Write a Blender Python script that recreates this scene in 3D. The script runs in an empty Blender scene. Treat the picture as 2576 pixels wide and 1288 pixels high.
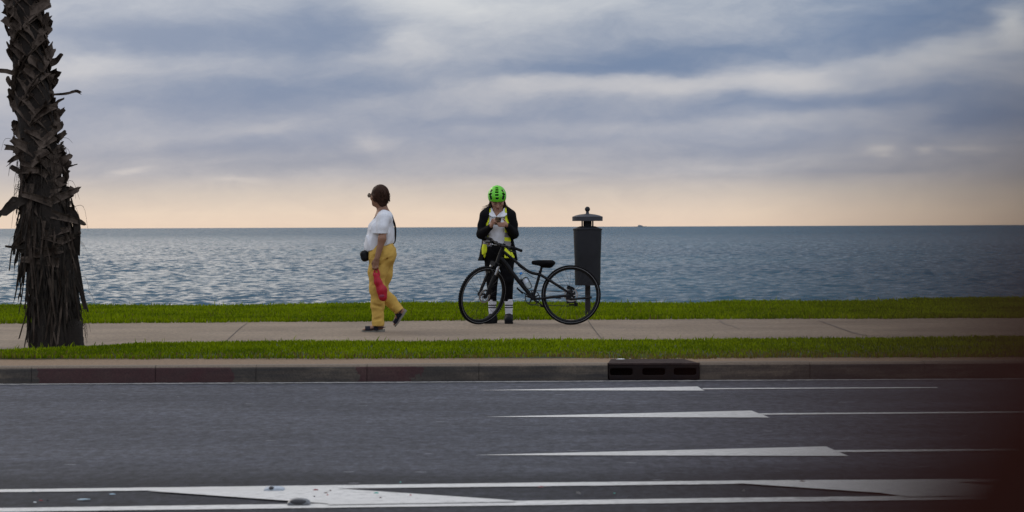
import bpy, bmesh, math, random
import numpy as np
from mathutils import Vector, Matrix
random.seed(7); RNG = np.random.default_rng(11)
SC = bpy.context.scene; COL = SC.collection
rad = math.radians
# ------------------------------------------------------------------ camera model (2576 x 1288 reading of the photograph)
F = 6500.0; HZ = 570.5; CAMZ = 1.145; ROLL = 0.0035; ROADZ = -0.14
CAM = np.array([0.0, 0.0, CAMZ])
RV = np.array([math.cos(ROLL), 0, -math.sin(ROLL)]); UV = np.array([math.sin(ROLL), 0, math.cos(ROLL)])
def ray(u, v):
    return RV*((u-1288)/F) + UV*((HZ-v)/F) + np.array([0, 1.0, 0])
def P(u, v, Y):
    return CAM + ray(u, v)*Y
def G(u, v, z=0.0):
    d = ray(u, v); return CAM + d*((z-CAMZ)/d[2])

# ------------------------------------------------------------------ object helpers
def mesh_obj(name, verts, faces, mat=None, parent=None, smooth=False, loc=None, mats=None, idx=None):
    me = bpy.data.meshes.new(name)
    if isinstance(verts, np.ndarray) and isinstance(faces, np.ndarray):
        n = faces.shape[1]
        me.vertices.add(len(verts)); me.vertices.foreach_set('co', verts.astype(np.float32).ravel())
        me.loops.add(faces.size); me.loops.foreach_set('vertex_index', faces.astype(np.int32).ravel())
        me.polygons.add(len(faces)); me.polygons.foreach_set('loop_start', np.arange(0, faces.size, n, dtype=np.int32))
        me.update(calc_edges=True)
    else:
        me.from_pydata([tuple(map(float, v)) for v in verts], [], [tuple(map(int, f)) for f in faces]); me.update()
    for m in (mats or ([mat] if mat else [])): me.materials.append(m)
    if idx is not None: me.polygons.foreach_set('material_index', np.asarray(idx, dtype=np.int32))
    if smooth: me.polygons.foreach_set('use_smooth', np.ones(len(me.polygons), dtype=bool))
    o = bpy.data.objects.new(name, me); COL.objects.link(o)
    if parent: o.parent = parent
    if loc is not None: o.location = tuple(map(float, loc))
    return o
def tag(o, label=None, cat=None, group=None, kind=None):
    if label: o['label'] = label
    if cat: o['category'] = cat
    if group: o['group'] = group
    if kind: o['kind'] = kind
    return o
def empty(name, loc, label, cat, group=None):
    o = bpy.data.objects.new(name, None); COL.objects.link(o); o.empty_display_size = .1
    o.location = tuple(map(float, loc)); return tag(o, label, cat, group)

class MB:
    """collects simple shapes into one mesh"""
    def __init__(s): s.v = []; s.f = []; s.i = []
    def add(s, vs, fs, mi=0):
        o = len(s.v); s.v += [tuple(map(float, v)) for v in vs]; s.f += [tuple(i+o for i in f) for f in fs]; s.i += [mi]*len(fs)
        return s
    def box(s, c, h, R=None, mi=0):
        vs = []
        for x in (-1, 1):
            for y in (-1, 1):
                for z in (-1, 1):
                    p = np.array([x*h[0], y*h[1], z*h[2]]);  p = R @ p if R is not None else p
                    vs.append(np.array(c)+p)
        return s.add(vs, [(0,1,3,2),(4,6,7,5),(0,4,5,1),(2,3,7,6),(0,2,6,4),(1,5,7,3)], mi)
    def tube(s, pts, r, n=10, mi=0, caps=True, flat=1.0):
        pts = [np.array(p, float) for p in pts]; m = len(pts)
        rs = r if hasattr(r, '__len__') else [r]*m
        vs = []; ref = None
        for k in range(m):
            t = pts[min(k+1, m-1)]-pts[max(k-1, 0)]; t = t/(np.linalg.norm(t)+1e-9)
            if ref is None:
                a = np.array([0, 0, 1.0]) if abs(t[2]) < .9 else np.array([0, 1.0, 0])
            else: a = ref
            b = np.cross(t, a); b /= np.linalg.norm(b)+1e-9; ref = np.cross(b, t)
            for q in range(n):
                an = 2*math.pi*q/n
                vs.append(pts[k]+rs[k]*(math.cos(an)*b+flat*math.sin(an)*ref))
        fs = [(k*n+q, k*n+(q+1) % n, (k+1)*n+(q+1) % n, (k+1)*n+q) for k in range(m-1) for q in range(n)]
        if caps: fs += [tuple(range(n-1, -1, -1)), tuple(range((m-1)*n, m*n))]
        return s.add(vs, fs, mi)
    def lathe(s, prof, c=(0, 0, 0), axis='z', n=40, mi=0, closed=False):
        vs = []; m = len(prof)
        for (r, h) in prof:
            for q in range(n):
                a = 2*math.pi*q/n; p = (r*math.cos(a), r*math.sin(a), h)
                if axis == 'y': p = (p[0], p[2], p[1])
                vs.append((c[0]+p[0], c[1]+p[1], c[2]+p[2]))
        mm = m if closed else m-1
        fs = [(k*n+q, k*n+(q+1) % n, ((k+1) % m)*n+(q+1) % n, ((k+1) % m)*n+q) for k in range(mm) for q in range(n)]
        if axis == 'y': fs = [f[::-1] for f in fs]
        return s.add(vs, fs, mi)
    def ell(s, c, r, R=None, n=14, m=10, mi=0):
        vs = []
        for k in range(m+1):
            th = math.pi*k/m
            for q in range(n):
                a = 2*math.pi*q/n
                p = np.array([r[0]*math.sin(th)*math.cos(a), r[1]*math.sin(th)*math.sin(a), r[2]*math.cos(th)])
                vs.append(np.array(c)+(R @ p if R is not None else p))
        fs = [((k+1)*n+q, (k+1)*n+(q+1) % n, k*n+(q+1) % n, k*n+q) for k in range(m) for q in range(n)]
        return s.add(vs, fs, mi)
    def build(s, name, mat=None, parent=None, smooth=True, mats=None, loc=None):
        o = mesh_obj(name, s.v, s.f, mat, parent, False, loc, mats, s.i)
        me = o.data
        if smooth:
            me.polygons.foreach_set('use_smooth', np.ones(len(me.polygons), dtype=bool))
            try: me.set_sharp_from_angle(angle=rad(42))
            except Exception: pass
        return o

def join_into(o, mb):
    bm = bmesh.new(); bm.from_mesh(o.data); n = len(bm.verts); vs = [bm.verts.new(v) for v in mb.v]
    for f in mb.f:
        try: bm.faces.new([vs[i] for i in f]).smooth = True
        except ValueError: pass
    bm.to_mesh(o.data); bm.free()
def rotm(axis, ang):
    return np.array(Matrix.Rotation(ang, 3, Vector(axis)))
def spline(pts, n=8):
    """Catmull-Rom through the points"""
    p = [np.array(q, float) for q in pts]; p = [2*p[0]-p[1]]+p+[2*p[-1]-p[-2]]; out = []
    for k in range(1, len(p)-2):
        for j in range(n):
            t = j/n
            out.append(.5*((2*p[k])+(-p[k-1]+p[k+1])*t+(2*p[k-1]-5*p[k]+4*p[k+1]-p[k+2])*t*t+(-p[k-1]+3*p[k]-3*p[k+1]+p[k+2])*t**3))
    out.append(p[-2]); return out

# ------------------------------------------------------------------ distance-field modeller: smooth unions meshed as one skin
class Field:
    def __init__(s, lo, hi, vox):
        s.lo = np.array(lo, float); s.vox = vox
        s.n = np.ceil((np.array(hi)-s.lo)/vox).astype(int)+1
        s.ax = [s.lo[i]+np.arange(s.n[i])*vox for i in range(3)]
        s.d = np.full(s.n, 1.0, np.float32)
    def sub(s, lo, hi):
        a = np.clip(np.floor((np.array(lo)-s.lo)/s.vox).astype(int), 0, s.n); b = np.clip(np.ceil((np.array(hi)-s.lo)/s.vox).astype(int)+1, 0, s.n)
        sl = tuple(slice(a[i], b[i]) for i in range(3))
        X = s.ax[0][sl[0]][:, None, None].astype(np.float32); Y = s.ax[1][sl[1]][None, :, None].astype(np.float32); Z = s.ax[2][sl[2]][None, None, :].astype(np.float32)
        return sl, X, Y, Z
    def comb(s, sl, d, k, op):
        a = s.d[sl]
        if op == 'add':
            h = np.maximum(k-np.abs(a-d), 0)/max(k, 1e-6); s.d[sl] = np.minimum(a, d)-h*h*k*.25
        elif op == 'cut':
            b = -d; h = np.maximum(k-np.abs(a-b), 0)/max(k, 1e-6); s.d[sl] = np.maximum(a, b)+h*h*k*.25
    def cap(s, a, b, ra, rb=None, k=.02, sc=(1, 1, 1), op='add'):
        rb = ra if rb is None else rb
        a = np.array(a, float); b = np.array(b, float); sc = np.array(sc, float)
        R = max(ra, rb)/sc.min()+k+3*s.vox
        sl, X, Y, Z = s.sub(np.minimum(a, b)-R, np.maximum(a, b)+R)
        A = a*sc; B = (b-a)*sc; L = max((B*B).sum(), 1e-9)
        px, py, pz = X*sc[0]-A[0], Y*sc[1]-A[1], Z*sc[2]-A[2]
        t = np.clip((px*B[0]+py*B[1]+pz*B[2])/L, 0, 1)
        d = np.sqrt((px-t*B[0])**2+(py-t*B[1])**2+(pz-t*B[2])**2)-(ra+(rb-ra)*t)
        s.comb(sl, d, k, op); return s
    def chain(s, pts, rs, k=.02, sc=(1, 1, 1), op='add'):
        for i in range(len(pts)-1): s.cap(pts[i], pts[i+1], rs[i], rs[i+1], k, sc, op)
        return s
    def loc(s, c, h, R, pad):
        e = np.abs(R) @ np.array(h) if R is not None else np.array(h)
        sl, X, Y, Z = s.sub(np.array(c)-e-pad, np.array(c)+e+pad)
        X, Y, Z = X-c[0], Y-c[1], Z-c[2]
        if R is not None:
            x = X*R[0, 0]+Y*R[1, 0]+Z*R[2, 0]; y = X*R[0, 1]+Y*R[1, 1]+Z*R[2, 1]; z = X*R[0, 2]+Y*R[1, 2]+Z*R[2, 2]
            return sl, x, y, z
        return sl, X, Y, Z
    def ell(s, c, r, R=None, k=.02, op='add'):
        sl, x, y, z = s.loc(c, r, R, k+3*s.vox)
        k0 = np.sqrt((x/r[0])**2+(y/r[1])**2+(z/r[2])**2); k1 = np.sqrt((x/r[0]**2)**2+(y/r[1]**2)**2+(z/r[2]**2)**2)+1e-6
        s.comb(sl, k0*(k0-1)/k1, k, op); return s
    def box(s, c, h, R=None, rnd=.004, k=.004, op='add'):
        sl, x, y, z = s.loc(c, h, R, k+rnd+3*s.vox)
        qx, qy, qz = np.abs(x)-h[0]+rnd, np.abs(y)-h[1]+rnd, np.abs(z)-h[2]+rnd
        d = np.sqrt(np.maximum(qx, 0)**2+np.maximum(qy, 0)**2+np.maximum(qz, 0)**2)+np.minimum(np.maximum(qx, np.maximum(qy, qz)), 0)-rnd
        s.comb(sl, d, k, op); return s
    def plane(s, n, c, lo=None, hi=None):
        """cuts away the side the normal n points to, beyond point c, inside a box"""
        n = np.array(n, float)/np.linalg.norm(n); hi_ = s.lo+s.n*s.vox
        sl, X, Y, Z = s.sub(s.lo if lo is None else lo, hi_ if hi is None else hi)
        d = (X-c[0])*n[0]+(Y-c[1])*n[1]+(Z-c[2])*n[2]
        s.d[sl] = np.maximum(s.d[sl], d); return s
    def wrinkle(s, amp, freq, aniso=(1, 1, 1), seed=1, oct=5):
        r = np.random.default_rng(seed)
        X, Y, Z = s.ax[0][:, None, None], s.ax[1][None, :, None], s.ax[2][None, None, :]
        t = np.zeros(s.n, np.float32)
        for i in range(oct):
            d = r.normal(size=3)*np.array(aniso); d = d/np.linalg.norm(d)*freq*(.6+.35*i)
            d2 = r.normal(size=3)*freq*.5
            t += (np.sin((X*d[0]+Y*d[1]+Z*d[2]+r.uniform(0, 6)+.9*np.sin(X*d2[0]+Y*d2[1]+Z*d2[2]))).astype(np.float32))/(1+.5*i)
        s.d += amp*t*(s.d < .1); return s
    def mesh(s):
        d = s.d.copy()
        for ax in range(3):
            for e in (0, -1):
                sl = [slice(None)]*3; sl[ax] = e; d[tuple(sl)] = np.maximum(d[tuple(sl)], 1e-3)
        ins = d < 0
        nx, ny, nz = s.n-1
        cnt = np.zeros((nx, ny, nz), np.int8)
        for i in (0, 1):
            for j in (0, 1):
                for k in (0, 1): cnt += ins[i:i+nx, j:j+ny, k:k+nz]
        act = (cnt > 0) & (cnt < 8); ii, jj, kk = np.nonzero(act)
        ids = np.full((nx, ny, nz), -1, np.int64); ids[act] = np.arange(len(ii))
        sm = np.zeros((len(ii), 3)); ct = np.zeros(len(ii))
        C = [(i, j, k) for i in (0, 1) for j in (0, 1) for k in (0, 1)]
        for a in C:
            for ax in range(3):
                if a[ax]: continue
                b = list(a); b[ax] = 1
                va = d[ii+a[0], jj+a[1], kk+a[2]].astype(float); vb = d[ii+b[0], jj+b[1], kk+b[2]].astype(float)
                m = (va < 0) != (vb < 0); t = np.where(m, va/np.where(m, va-vb, 1), 0)
                q = np.array(a, float)[None, :].repeat(len(ii), 0); q[:, ax] += t
                sm += q*m[:, None]; ct += m
        V = s.lo+(np.stack([ii, jj, kk], 1)+sm/ct[:, None])*s.vox
        Fs = []
        for ax in range(3):
            o = [1, 1, 1]; o[ax] = 0
            sa = [slice(1, None)]*3; sb = [slice(1, None)]*3
            sa[ax] = slice(0, -1); sb[ax] = slice(1, None)
            A = ins[tuple(sa)]; B = ins[tuple(sb)]
            u, w = [q for q in range(3) if q != ax]
            lim = [slice(0, -1)]*3; lim[ax] = slice(None)
            A = A[tuple(lim)]; B = B[tuple(lim)]
            e = np.stack(np.nonzero(A != B), 1)
            if not len(e): continue
            e = e+np.array(o); fl = A[tuple((e-np.array(o)).T)]
            def cid(du, dw):
                q = e.copy(); q[:, u] -= du; q[:, w] -= dw; return ids[q[:, 0], q[:, 1], q[:, 2]]
            quad = np.stack([cid(1, 1), cid(0, 1), cid(0, 0), cid(1, 0)], 1)
            if ax == 1: fl = ~fl
            quad[~fl] = quad[~fl][:, ::-1]
            Fs.append(quad)
        Fa = np.concatenate(Fs); Fa = Fa[(Fa >= 0).all(1)]
        return V, Fa
    def build(s, name, mat=None, parent=None, mats=None, pick=None, relax=1):
        V, Fa = s.mesh()
        for _ in range(relax):
            acc = np.zeros_like(V); c = np.zeros(len(V))
            for q in range(4):
                np.add.at(acc, Fa[:, q], V[Fa[:, (q+1) % 4]]); np.add.at(c, Fa[:, q], 1)
            V = .6*V+.4*acc/np.maximum(c, 1)[:, None]
        idx = None
        if pick is not None: idx = pick(V[Fa].mean(1))
        return mesh_obj(name, V, Fa, mat, parent, True, None, mats, idx)

# ------------------------------------------------------------------ materials
def lin(r, g, b):
    f = lambda c: (c/255/12.92 if c/255 <= .04045 else ((c/255+.055)/1.055)**2.4)
    return (f(r), f(g), f(b))
class NT:
    def __init__(s, nt): s.nt = nt
    def n(s, t, **kw):
        q = s.nt.nodes.new(t)
        for k, v in kw.items():
            if k.startswith('i_'): q.inputs[k[2:].replace('_', ' ')].default_value = v
            else: setattr(q, k, v)
        return q
    def l(s, a, b): s.nt.links.new(a, b)
    def math(s, op, a, b=None, c=None, clamp=False):
        q = s.nt.nodes.new('ShaderNodeMath'); q.operation = op; q.use_clamp = clamp
        for i, x in enumerate((a, b, c)):
            if x is None: continue
            if isinstance(x, (int, float)): q.inputs[i].default_value = x
            else: s.l(x, q.inputs[i])
        return q.outputs[0]
    def vmath(s, op, a, b=None):
        q = s.nt.nodes.new('ShaderNodeVectorMath'); q.operation = op
        for i, x in enumerate((a, b)):
            if x is None: continue
            if isinstance(x, (tuple, list)): q.inputs[i].default_value = x
            else: s.l(x, q.inputs[i])
        return q.outputs['Value'] if op in ('DOT_PRODUCT', 'LENGTH') else q.outputs[0]
    def ramp(s, fac, stops, interp='LINEAR'):
        q = s.nt.nodes.new('ShaderNodeValToRGB'); q.color_ramp.interpolation = interp; e = q.color_ramp.elements
        while len(e) < len(stops): e.new(.5)
        for k, (p, c) in enumerate(stops): e[k].position = p; e[k].color = (*c, 1) if len(c) == 3 else c
        if fac is not None: s.l(fac, q.inputs[0])
        return q.outputs[0]
    def mix(s, fac, a, b, mode='MIX'):
        q = s.nt.nodes.new('ShaderNodeMix'); q.data_type = 'RGBA'; q.blend_type = mode
        for i, x in ((0, fac), (6, a), (7, b)):
            if isinstance(x, (int, float)): q.inputs[i].default_value = x
            elif isinstance(x, (tuple, list)): q.inputs[i].default_value = (*x, 1) if len(x) == 3 else x
            else: s.l(x, q.inputs[i])
        return q.outputs[2]
    def noise(s, vec, scale, detail=4, rough=.55, dist=0.0):
        q = s.nt.nodes.new('ShaderNodeTexNoise'); q.inputs['Scale'].default_value = scale; q.inputs['Detail'].default_value = detail
        q.inputs['Roughness'].default_value = rough; q.inputs['Distortion'].default_value = dist
        if vec is not None: s.l(vec, q.inputs['Vector'])
        return q.outputs['Fac']
def new_mat(name):
    m = bpy.data.materials.new(name); m.use_nodes = True; t = NT(m.node_tree)
    bs = next(n for n in m.node_tree.nodes if n.type == 'BSDF_PRINCIPLED')
    tc = t.n('ShaderNodeTexCoord').outputs['Object']
    return m, t, bs, tc
def mat(name, c, rough=.6, var=.25, vs=6.0, bump=0.0, bs=60.0, metal=0.0, spec=.5, sheen=0.0, trans=0.0, c2=None, aniso=None, coat=0.0, bd=.01):
    """plain surface: colour c wandering towards c2 (or darker/lighter) over a noise, fine bump"""
    m, t, b, tc = new_mat(name); c2 = c2 or tuple(x*(1-var) for x in c); c1 = tuple(min(1, x*(1+var*.5)) for x in c)
    v = tc
    if aniso: v = t.vmath('MULTIPLY', tc, aniso)
    n = t.noise(v, vs, 5)
    t.l(t.ramp(n, [(.3, c2), (.7, c1)]), b.inputs['Base Color'])
    b.inputs['Roughness'].default_value = rough; b.inputs['Metallic'].default_value = metal
    b.inputs['Specular IOR Level'].default_value = spec
    if sheen: b.inputs['Sheen Weight'].default_value = sheen
    if trans: b.inputs['Transmission Weight'].default_value = trans
    if coat: b.inputs['Coat Weight'].default_value = coat
    if bump:
        bp = t.n('ShaderNodeBump'); bp.inputs['Strength'].default_value = bump; bp.inputs['Distance'].default_value = bd
        t.l(t.noise(v, bs, 4), bp.inputs['Height']); t.l(bp.outputs[0], b.inputs['Normal'])
    return m
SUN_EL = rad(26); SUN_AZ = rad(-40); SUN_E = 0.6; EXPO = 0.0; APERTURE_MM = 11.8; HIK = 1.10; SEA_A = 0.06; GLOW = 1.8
# ------------------------------------------------------------------ camera
cam = bpy.data.cameras.new('camera'); co = bpy.data.objects.new('camera', cam); COL.objects.link(co); SC.camera = co
cam.sensor_fit = 'HORIZONTAL'; cam.sensor_width = 36; cam.lens = 36*F/2576; cam.shift_y = -(644-HZ)/2576
cam.clip_start = .02; cam.clip_end = 2e5
M = Matrix.Identity(4)
for r in range(3): M[r][0] = RV[r]; M[r][1] = UV[r]; M[r][2] = (0, -1, 0)[r]; M[r][3] = CAM[r]
co.matrix_world = M
cam.dof.use_dof = True; cam.dof.focus_distance = 31.0; cam.dof.aperture_fstop = cam.lens/APERTURE_MM
SC.view_settings.view_transform = 'Standard'; SC.view_settings.look = 'None'; SC.view_settings.gamma = 1; SC.view_settings.exposure = EXPO
# ------------------------------------------------------------------ sky: Nishita behind a deck of broken cloud
w = bpy.data.worlds.new('World'); SC.world = w; w.use_nodes = True
t = NT(w.node_tree); w.node_tree.nodes.clear()
gen = t.n('ShaderNodeTexCoord').outputs['Generated']
sx = t.n('ShaderNodeSeparateXYZ'); t.l(gen, sx.inputs[0])
az = t.math('ARCTAN2', sx.outputs[0], sx.outputs[1]); el = t.math('ARCSINE', sx.outputs[2])
cmb = t.n('ShaderNodeCombineXYZ'); t.l(az, cmb.inputs[0]); t.l(el, cmb.inputs[1]); p0 = cmb.outputs[0]
st = t.vmath('MULTIPLY', p0, (1.0, 3.4, 1.0))
wn = t.n('ShaderNodeTexNoise'); wn.inputs['Scale'].default_value = 20; wn.inputs['Detail'].default_value = 6; wn.inputs['Roughness'].default_value = .55; t.l(st, wn.inputs['Vector'])
wv = t.vmath('MULTIPLY', t.vmath('SUBTRACT', wn.outputs['Color'], (.5, .5, .5)), (.030, .013, 0))
p = t.vmath('ADD', p0, wv)
BL = [ # place and size in units of the photograph (px of 2576), strength
 (1080,5,150,45,.75),(1040,95,60,35,.5),(930,135,110,28,.3),(1430,25,220,28,.5),(1150,230,240,35,.18),(1430,218,230,20,.62),(1740,216,180,22,.60),
 (1990,200,80,26,.8),(2230,165,190,24,.55),(2545,75,40,38,1.05),(2440,120,75,30,.5),(250,165,130,24,.55),(20,205,90,60,.5),(950,350,42,18,.6),
 (360,430,42,7,.6),(280,442,120,10,.2),(600,457,60,6,.45),(2205,390,32,8,.8),(2322,393,20,8,.7),(2430,385,70,7,.4),(620,325,170,16,.3),(1640,322,190,18,.3),(1950,308,120,14,.25),
 (620,255,120,18,.12),(1120,150,120,60,.25),(1250,70,120,30,.2),(1850,420,120,8,.2),(1250,470,200,8,.2),(560,165,140,16,.2),
 (720,95,260,55,-.8),(330,100,170,28,-.7),(1650,148,330,32,-.7),(1480,180,180,16,-.45),(2250,85,260,42,-.6),(2420,15,170,35,-.45),(800,222,270,34,-.75),(2080,258,300,18,-.6),
 (2500,300,150,34,-.75),(1180,295,230,24,-.4),(520,372,300,24,-.55),(1350,357,200,14,-.3),(1900,372,210,16,-.35),(400,265,280,34,-.45),(860,50,150,30,-.3),(200,40,150,40,-.2),
 (2500,150,60,14,-.2),(1850,245,60,14,-.35),(1700,455,280,8,-.12),(720,415,220,20,-.4),(2200,440,260,14,-.2)]
SH = .05     # the cloud bands climb gently to the right
sp2 = t.n('ShaderNodeSeparateXYZ'); t.l(p, sp2.inputs[0]); cb2 = t.n('ShaderNodeCombineXYZ'); t.l(sp2.outputs[0], cb2.inputs[0])
t.l(t.math('MULTIPLY_ADD', sp2.outputs[0], -SH, sp2.outputs[1]), cb2.inputs[1]); psh = cb2.outputs[0]
acc = None
for (u, v, su, sv, a) in BL:
    q = t.vmath('MULTIPLY', t.vmath('SUBTRACT', psh if su >= 100 else p, ((u-1288)/F, (HZ-v)/F-(SH*(u-1288)/F if su >= 100 else 0), 0)), (F/su/1.2, F/sv/1.2, 0))
    g = t.math('POWER', .3679, t.vmath('DOT_PRODUCT', q, q))
    acc = t.math('MULTIPLY', g, a) if acc is None else t.math('MULTIPLY_ADD', g, a, acc)
n1 = t.noise(t.vmath('MULTIPLY', psh, (1, 2.6, 1)), 17, 7, .62, .4); n2 = t.noise(t.vmath('MULTIPLY', psh, (1, 2.4, 1)), 60, 6, .62)
nz = t.math('ADD', t.math('MULTIPLY', t.math('SUBTRACT', n1, .5), 1.25), t.math('MULTIPLY', t.math('SUBTRACT', n2, .5), .7))
x_ = t.math('ADD', t.math('MULTIPLY_ADD', acc, .66, .29), t.math('MULTIPLY', nz, .60))
lm = t.n('ShaderNodeMapRange', interpolation_type='SMOOTHSTEP'); lm.inputs[1].default_value = -.36; lm.inputs[2].default_value = 1.14; t.l(x_, lm.inputs[0]); L = lm.outputs[0]
e1 = t.math('MULTIPLY', el, 1/.095, clamp=True)
vv = lambda v: (HZ-v)/F/.095
dark = t.ramp(e1, [(0, lin(226,203,186)), (vv(535), lin(218,199,185)), (vv(485), lin(190,182,178)), (vv(435), lin(146,152,168)), (vv(340), lin(127,142,170)), (vv(200), lin(106,129,164)), (1, lin(100,124,160))])
lite = t.ramp(e1, [(0, lin(246,221,197)), (vv(535), lin(247,226,202)), (vv(485), lin(230,215,200)), (vv(435), lin(210,204,202)), (vv(340), lin(192,192,198)), (vv(200), lin(198,198,203)), (1, lin(212,216,220))])
low = t.mix(L, dark, lite)
# the deck above the frame: unseen, brightened towards the zenith to light the front faces
e2 = t.math('MULTIPLY', el, 1/1.5708, clamp=True)
n3 = t.noise(t.vmath('MULTIPLY', gen, (1, 1, 2.2)), 3.2, 6, .6)
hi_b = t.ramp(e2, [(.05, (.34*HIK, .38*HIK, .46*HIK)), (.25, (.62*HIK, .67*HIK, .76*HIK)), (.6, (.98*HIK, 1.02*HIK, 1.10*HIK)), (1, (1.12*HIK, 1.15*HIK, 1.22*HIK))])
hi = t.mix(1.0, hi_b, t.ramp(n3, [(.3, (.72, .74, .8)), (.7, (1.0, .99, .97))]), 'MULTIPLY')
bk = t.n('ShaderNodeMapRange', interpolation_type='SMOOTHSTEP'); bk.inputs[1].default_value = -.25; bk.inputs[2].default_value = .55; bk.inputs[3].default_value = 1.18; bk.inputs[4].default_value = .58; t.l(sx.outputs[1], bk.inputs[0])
bkv = t.n('ShaderNodeVectorMath', operation='SCALE'); t.l(hi, bkv.inputs[0]); t.l(bk.outputs[0], bkv.inputs['Scale']); hi = bkv.outputs[0]   # unseen sky dimmed ahead for the sea's reflections, brightened behind to light the fronts
fe = t.n('ShaderNodeMapRange', interpolation_type='SMOOTHSTEP'); fe.inputs[1].default_value = .075; fe.inputs[2].default_value = .26; t.l(el, fe.inputs[0])
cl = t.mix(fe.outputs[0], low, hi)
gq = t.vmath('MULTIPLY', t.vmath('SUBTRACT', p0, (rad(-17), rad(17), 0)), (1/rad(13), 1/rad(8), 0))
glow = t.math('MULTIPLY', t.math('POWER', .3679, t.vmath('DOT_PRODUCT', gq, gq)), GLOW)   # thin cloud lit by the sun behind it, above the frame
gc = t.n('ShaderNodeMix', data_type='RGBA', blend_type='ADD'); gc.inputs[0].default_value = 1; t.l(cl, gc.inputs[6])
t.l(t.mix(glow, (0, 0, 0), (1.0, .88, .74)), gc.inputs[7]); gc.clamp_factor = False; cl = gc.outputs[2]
sky = t.n('ShaderNodeTexSky', sky_type='NISHITA', sun_disc=False, sun_elevation=SUN_EL, sun_rotation=SUN_AZ, air_density=1.2, dust_density=2.5)
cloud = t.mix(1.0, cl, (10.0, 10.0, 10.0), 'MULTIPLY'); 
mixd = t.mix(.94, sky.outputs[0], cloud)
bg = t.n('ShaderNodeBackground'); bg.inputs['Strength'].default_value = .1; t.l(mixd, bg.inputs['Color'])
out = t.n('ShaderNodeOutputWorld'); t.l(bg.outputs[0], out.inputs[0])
w.cycles.sampling_method = 'MANUAL'; w.cycles.sample_map_resolution = 512
# the sun, a wide soft glow through the cloud: up the coast to the left, ahead of the camera
sl = bpy.data.lights.new('sun', 'SUN'); so = bpy.data.objects.new('sun', sl); COL.objects.link(so)
sl.energy = SUN_E; sl.angle = rad(30); sl.color = (1.0, .88, .72)
sd = Vector((math.sin(SUN_AZ)*math.cos(SUN_EL), math.cos(SUN_AZ)*math.cos(SUN_EL), math.sin(SUN_EL)))
so.rotation_euler = (-sd).to_track_quat('-Z', 'Y').to_euler(); so.location = (-20, 10, 30)

# ------------------------------------------------------------------ setting
def poly_at(pl, x):
    """interpolate a polyline of ground points (x,y) with linear extrapolation"""
    xs = [q[0] for q in pl]; ys = [q[1] for q in pl]
    if x < xs[0]: return ys[0]+(x-xs[0])*SLOPE
    if x > xs[-1]: return ys[-1]+(x-xs[-1])*SLOPE
    return float(np.interp(x, xs, ys))
SLOPE = .03
kerb_foot = [G(u, v, ROADZ)[:2] for u, v in ((-40, 965.5), (1288, 958.2), (2616, 951))]
strip_back = [G(u, v, 0)[:2] for u, v in ((-40, 904), (650, 903), (1288, 902.5), (2616, 899))]
walk_near = [G(u, v+4, 0)[:2] for u, v in ((-40, 886), (120, 884), (216, 878), (400, 868), (566, 862), (872, 863), (1250, 859), (1600, 858), (2000, 854), (2200, 853), (2616, 850))]
walk_far = [G(u, v+2, 0)[:2] for u, v in ((-40, 813), (300, 810.5), (900, 806.5), (1500, 801.5), (2616, 798))]
XS = np.concatenate([np.arange(-60, -9, 3.0), np.arange(-9, 9.01, .15), np.arange(12, 61, 3.0)])

# materials of the ground
def asphalt_mat():
    m, t, b, tc = new_mat('asphalt')
    a = t.noise(t.vmath('MULTIPLY', tc, (.35, 1, 1)), .9, 5, .6); f = t.noise(t.vmath('MULTIPLY', tc, (.8, .35, 1)), 24, 6, .82)
    g = t.noise(t.vmath('MULTIPLY', tc, (.12, 2.2, 1)), 3.0, 4, .6)
    c = t.ramp(a, [(.3, (.050, .053, .066)), (.7, (.084, .088, .106))])
    c = t.mix(t.math('MULTIPLY', t.math('SUBTRACT', g, .45, clamp=True), 1.6, clamp=True), c, (.040, .040, .043))
    # fresher, darker surfacing beside the median that no wheel polishes
    sy = t.n('ShaderNodeSeparateXYZ'); t.l(tc, sy.inputs[0]); mr = t.n('ShaderNodeMapRange', interpolation_type='SMOOTHSTEP'); mr.inputs[1].default_value = 12.9; mr.inputs[2].default_value = 14.2; mr.inputs[3].default_value = .50; mr.inputs[4].default_value = 1.0
    t.l(t.math('ADD', sy.outputs[1], t.math('MULTIPLY', t.math('SUBTRACT', a, .5), .8)), mr.inputs[0]); cm = t.n('ShaderNodeCombineColor'); [t.l(mr.outputs[0], cm.inputs[i]) for i in range(3)]; c = t.mix(1.0, c, cm.outputs[0], 'MULTIPLY')
    c = t.mix(1.0, c, t.ramp(f, [(.28, (.35, .35, .36)), (.5, (1, 1, 1)), (.70, (1.75, 1.75, 1.82))]), 'MULTIPLY')
    sp = t.n('ShaderNodeTexVoronoi'); sp.inputs['Scale'].default_value = 4.0; t.l(t.vmath('MULTIPLY', tc, (.4, 1, 1)), sp.inputs['Vector'])
    c = t.mix(t.math('LESS_THAN', sp.outputs['Distance'], .055), c, (.22, .22, .24))
    t.l(c, b.inputs['Base Color']); b.inputs['Roughness'].default_value = .8; b.inputs['Specular IOR Level'].default_value = .15
    bp = t.n('ShaderNodeBump'); bp.inputs['Strength'].default_value = .6; bp.inputs['Distance'].default_value = .006
    t.l(f, bp.inputs['Height']); t.l(bp.outputs[0], b.inputs['Normal']); return m
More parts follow.
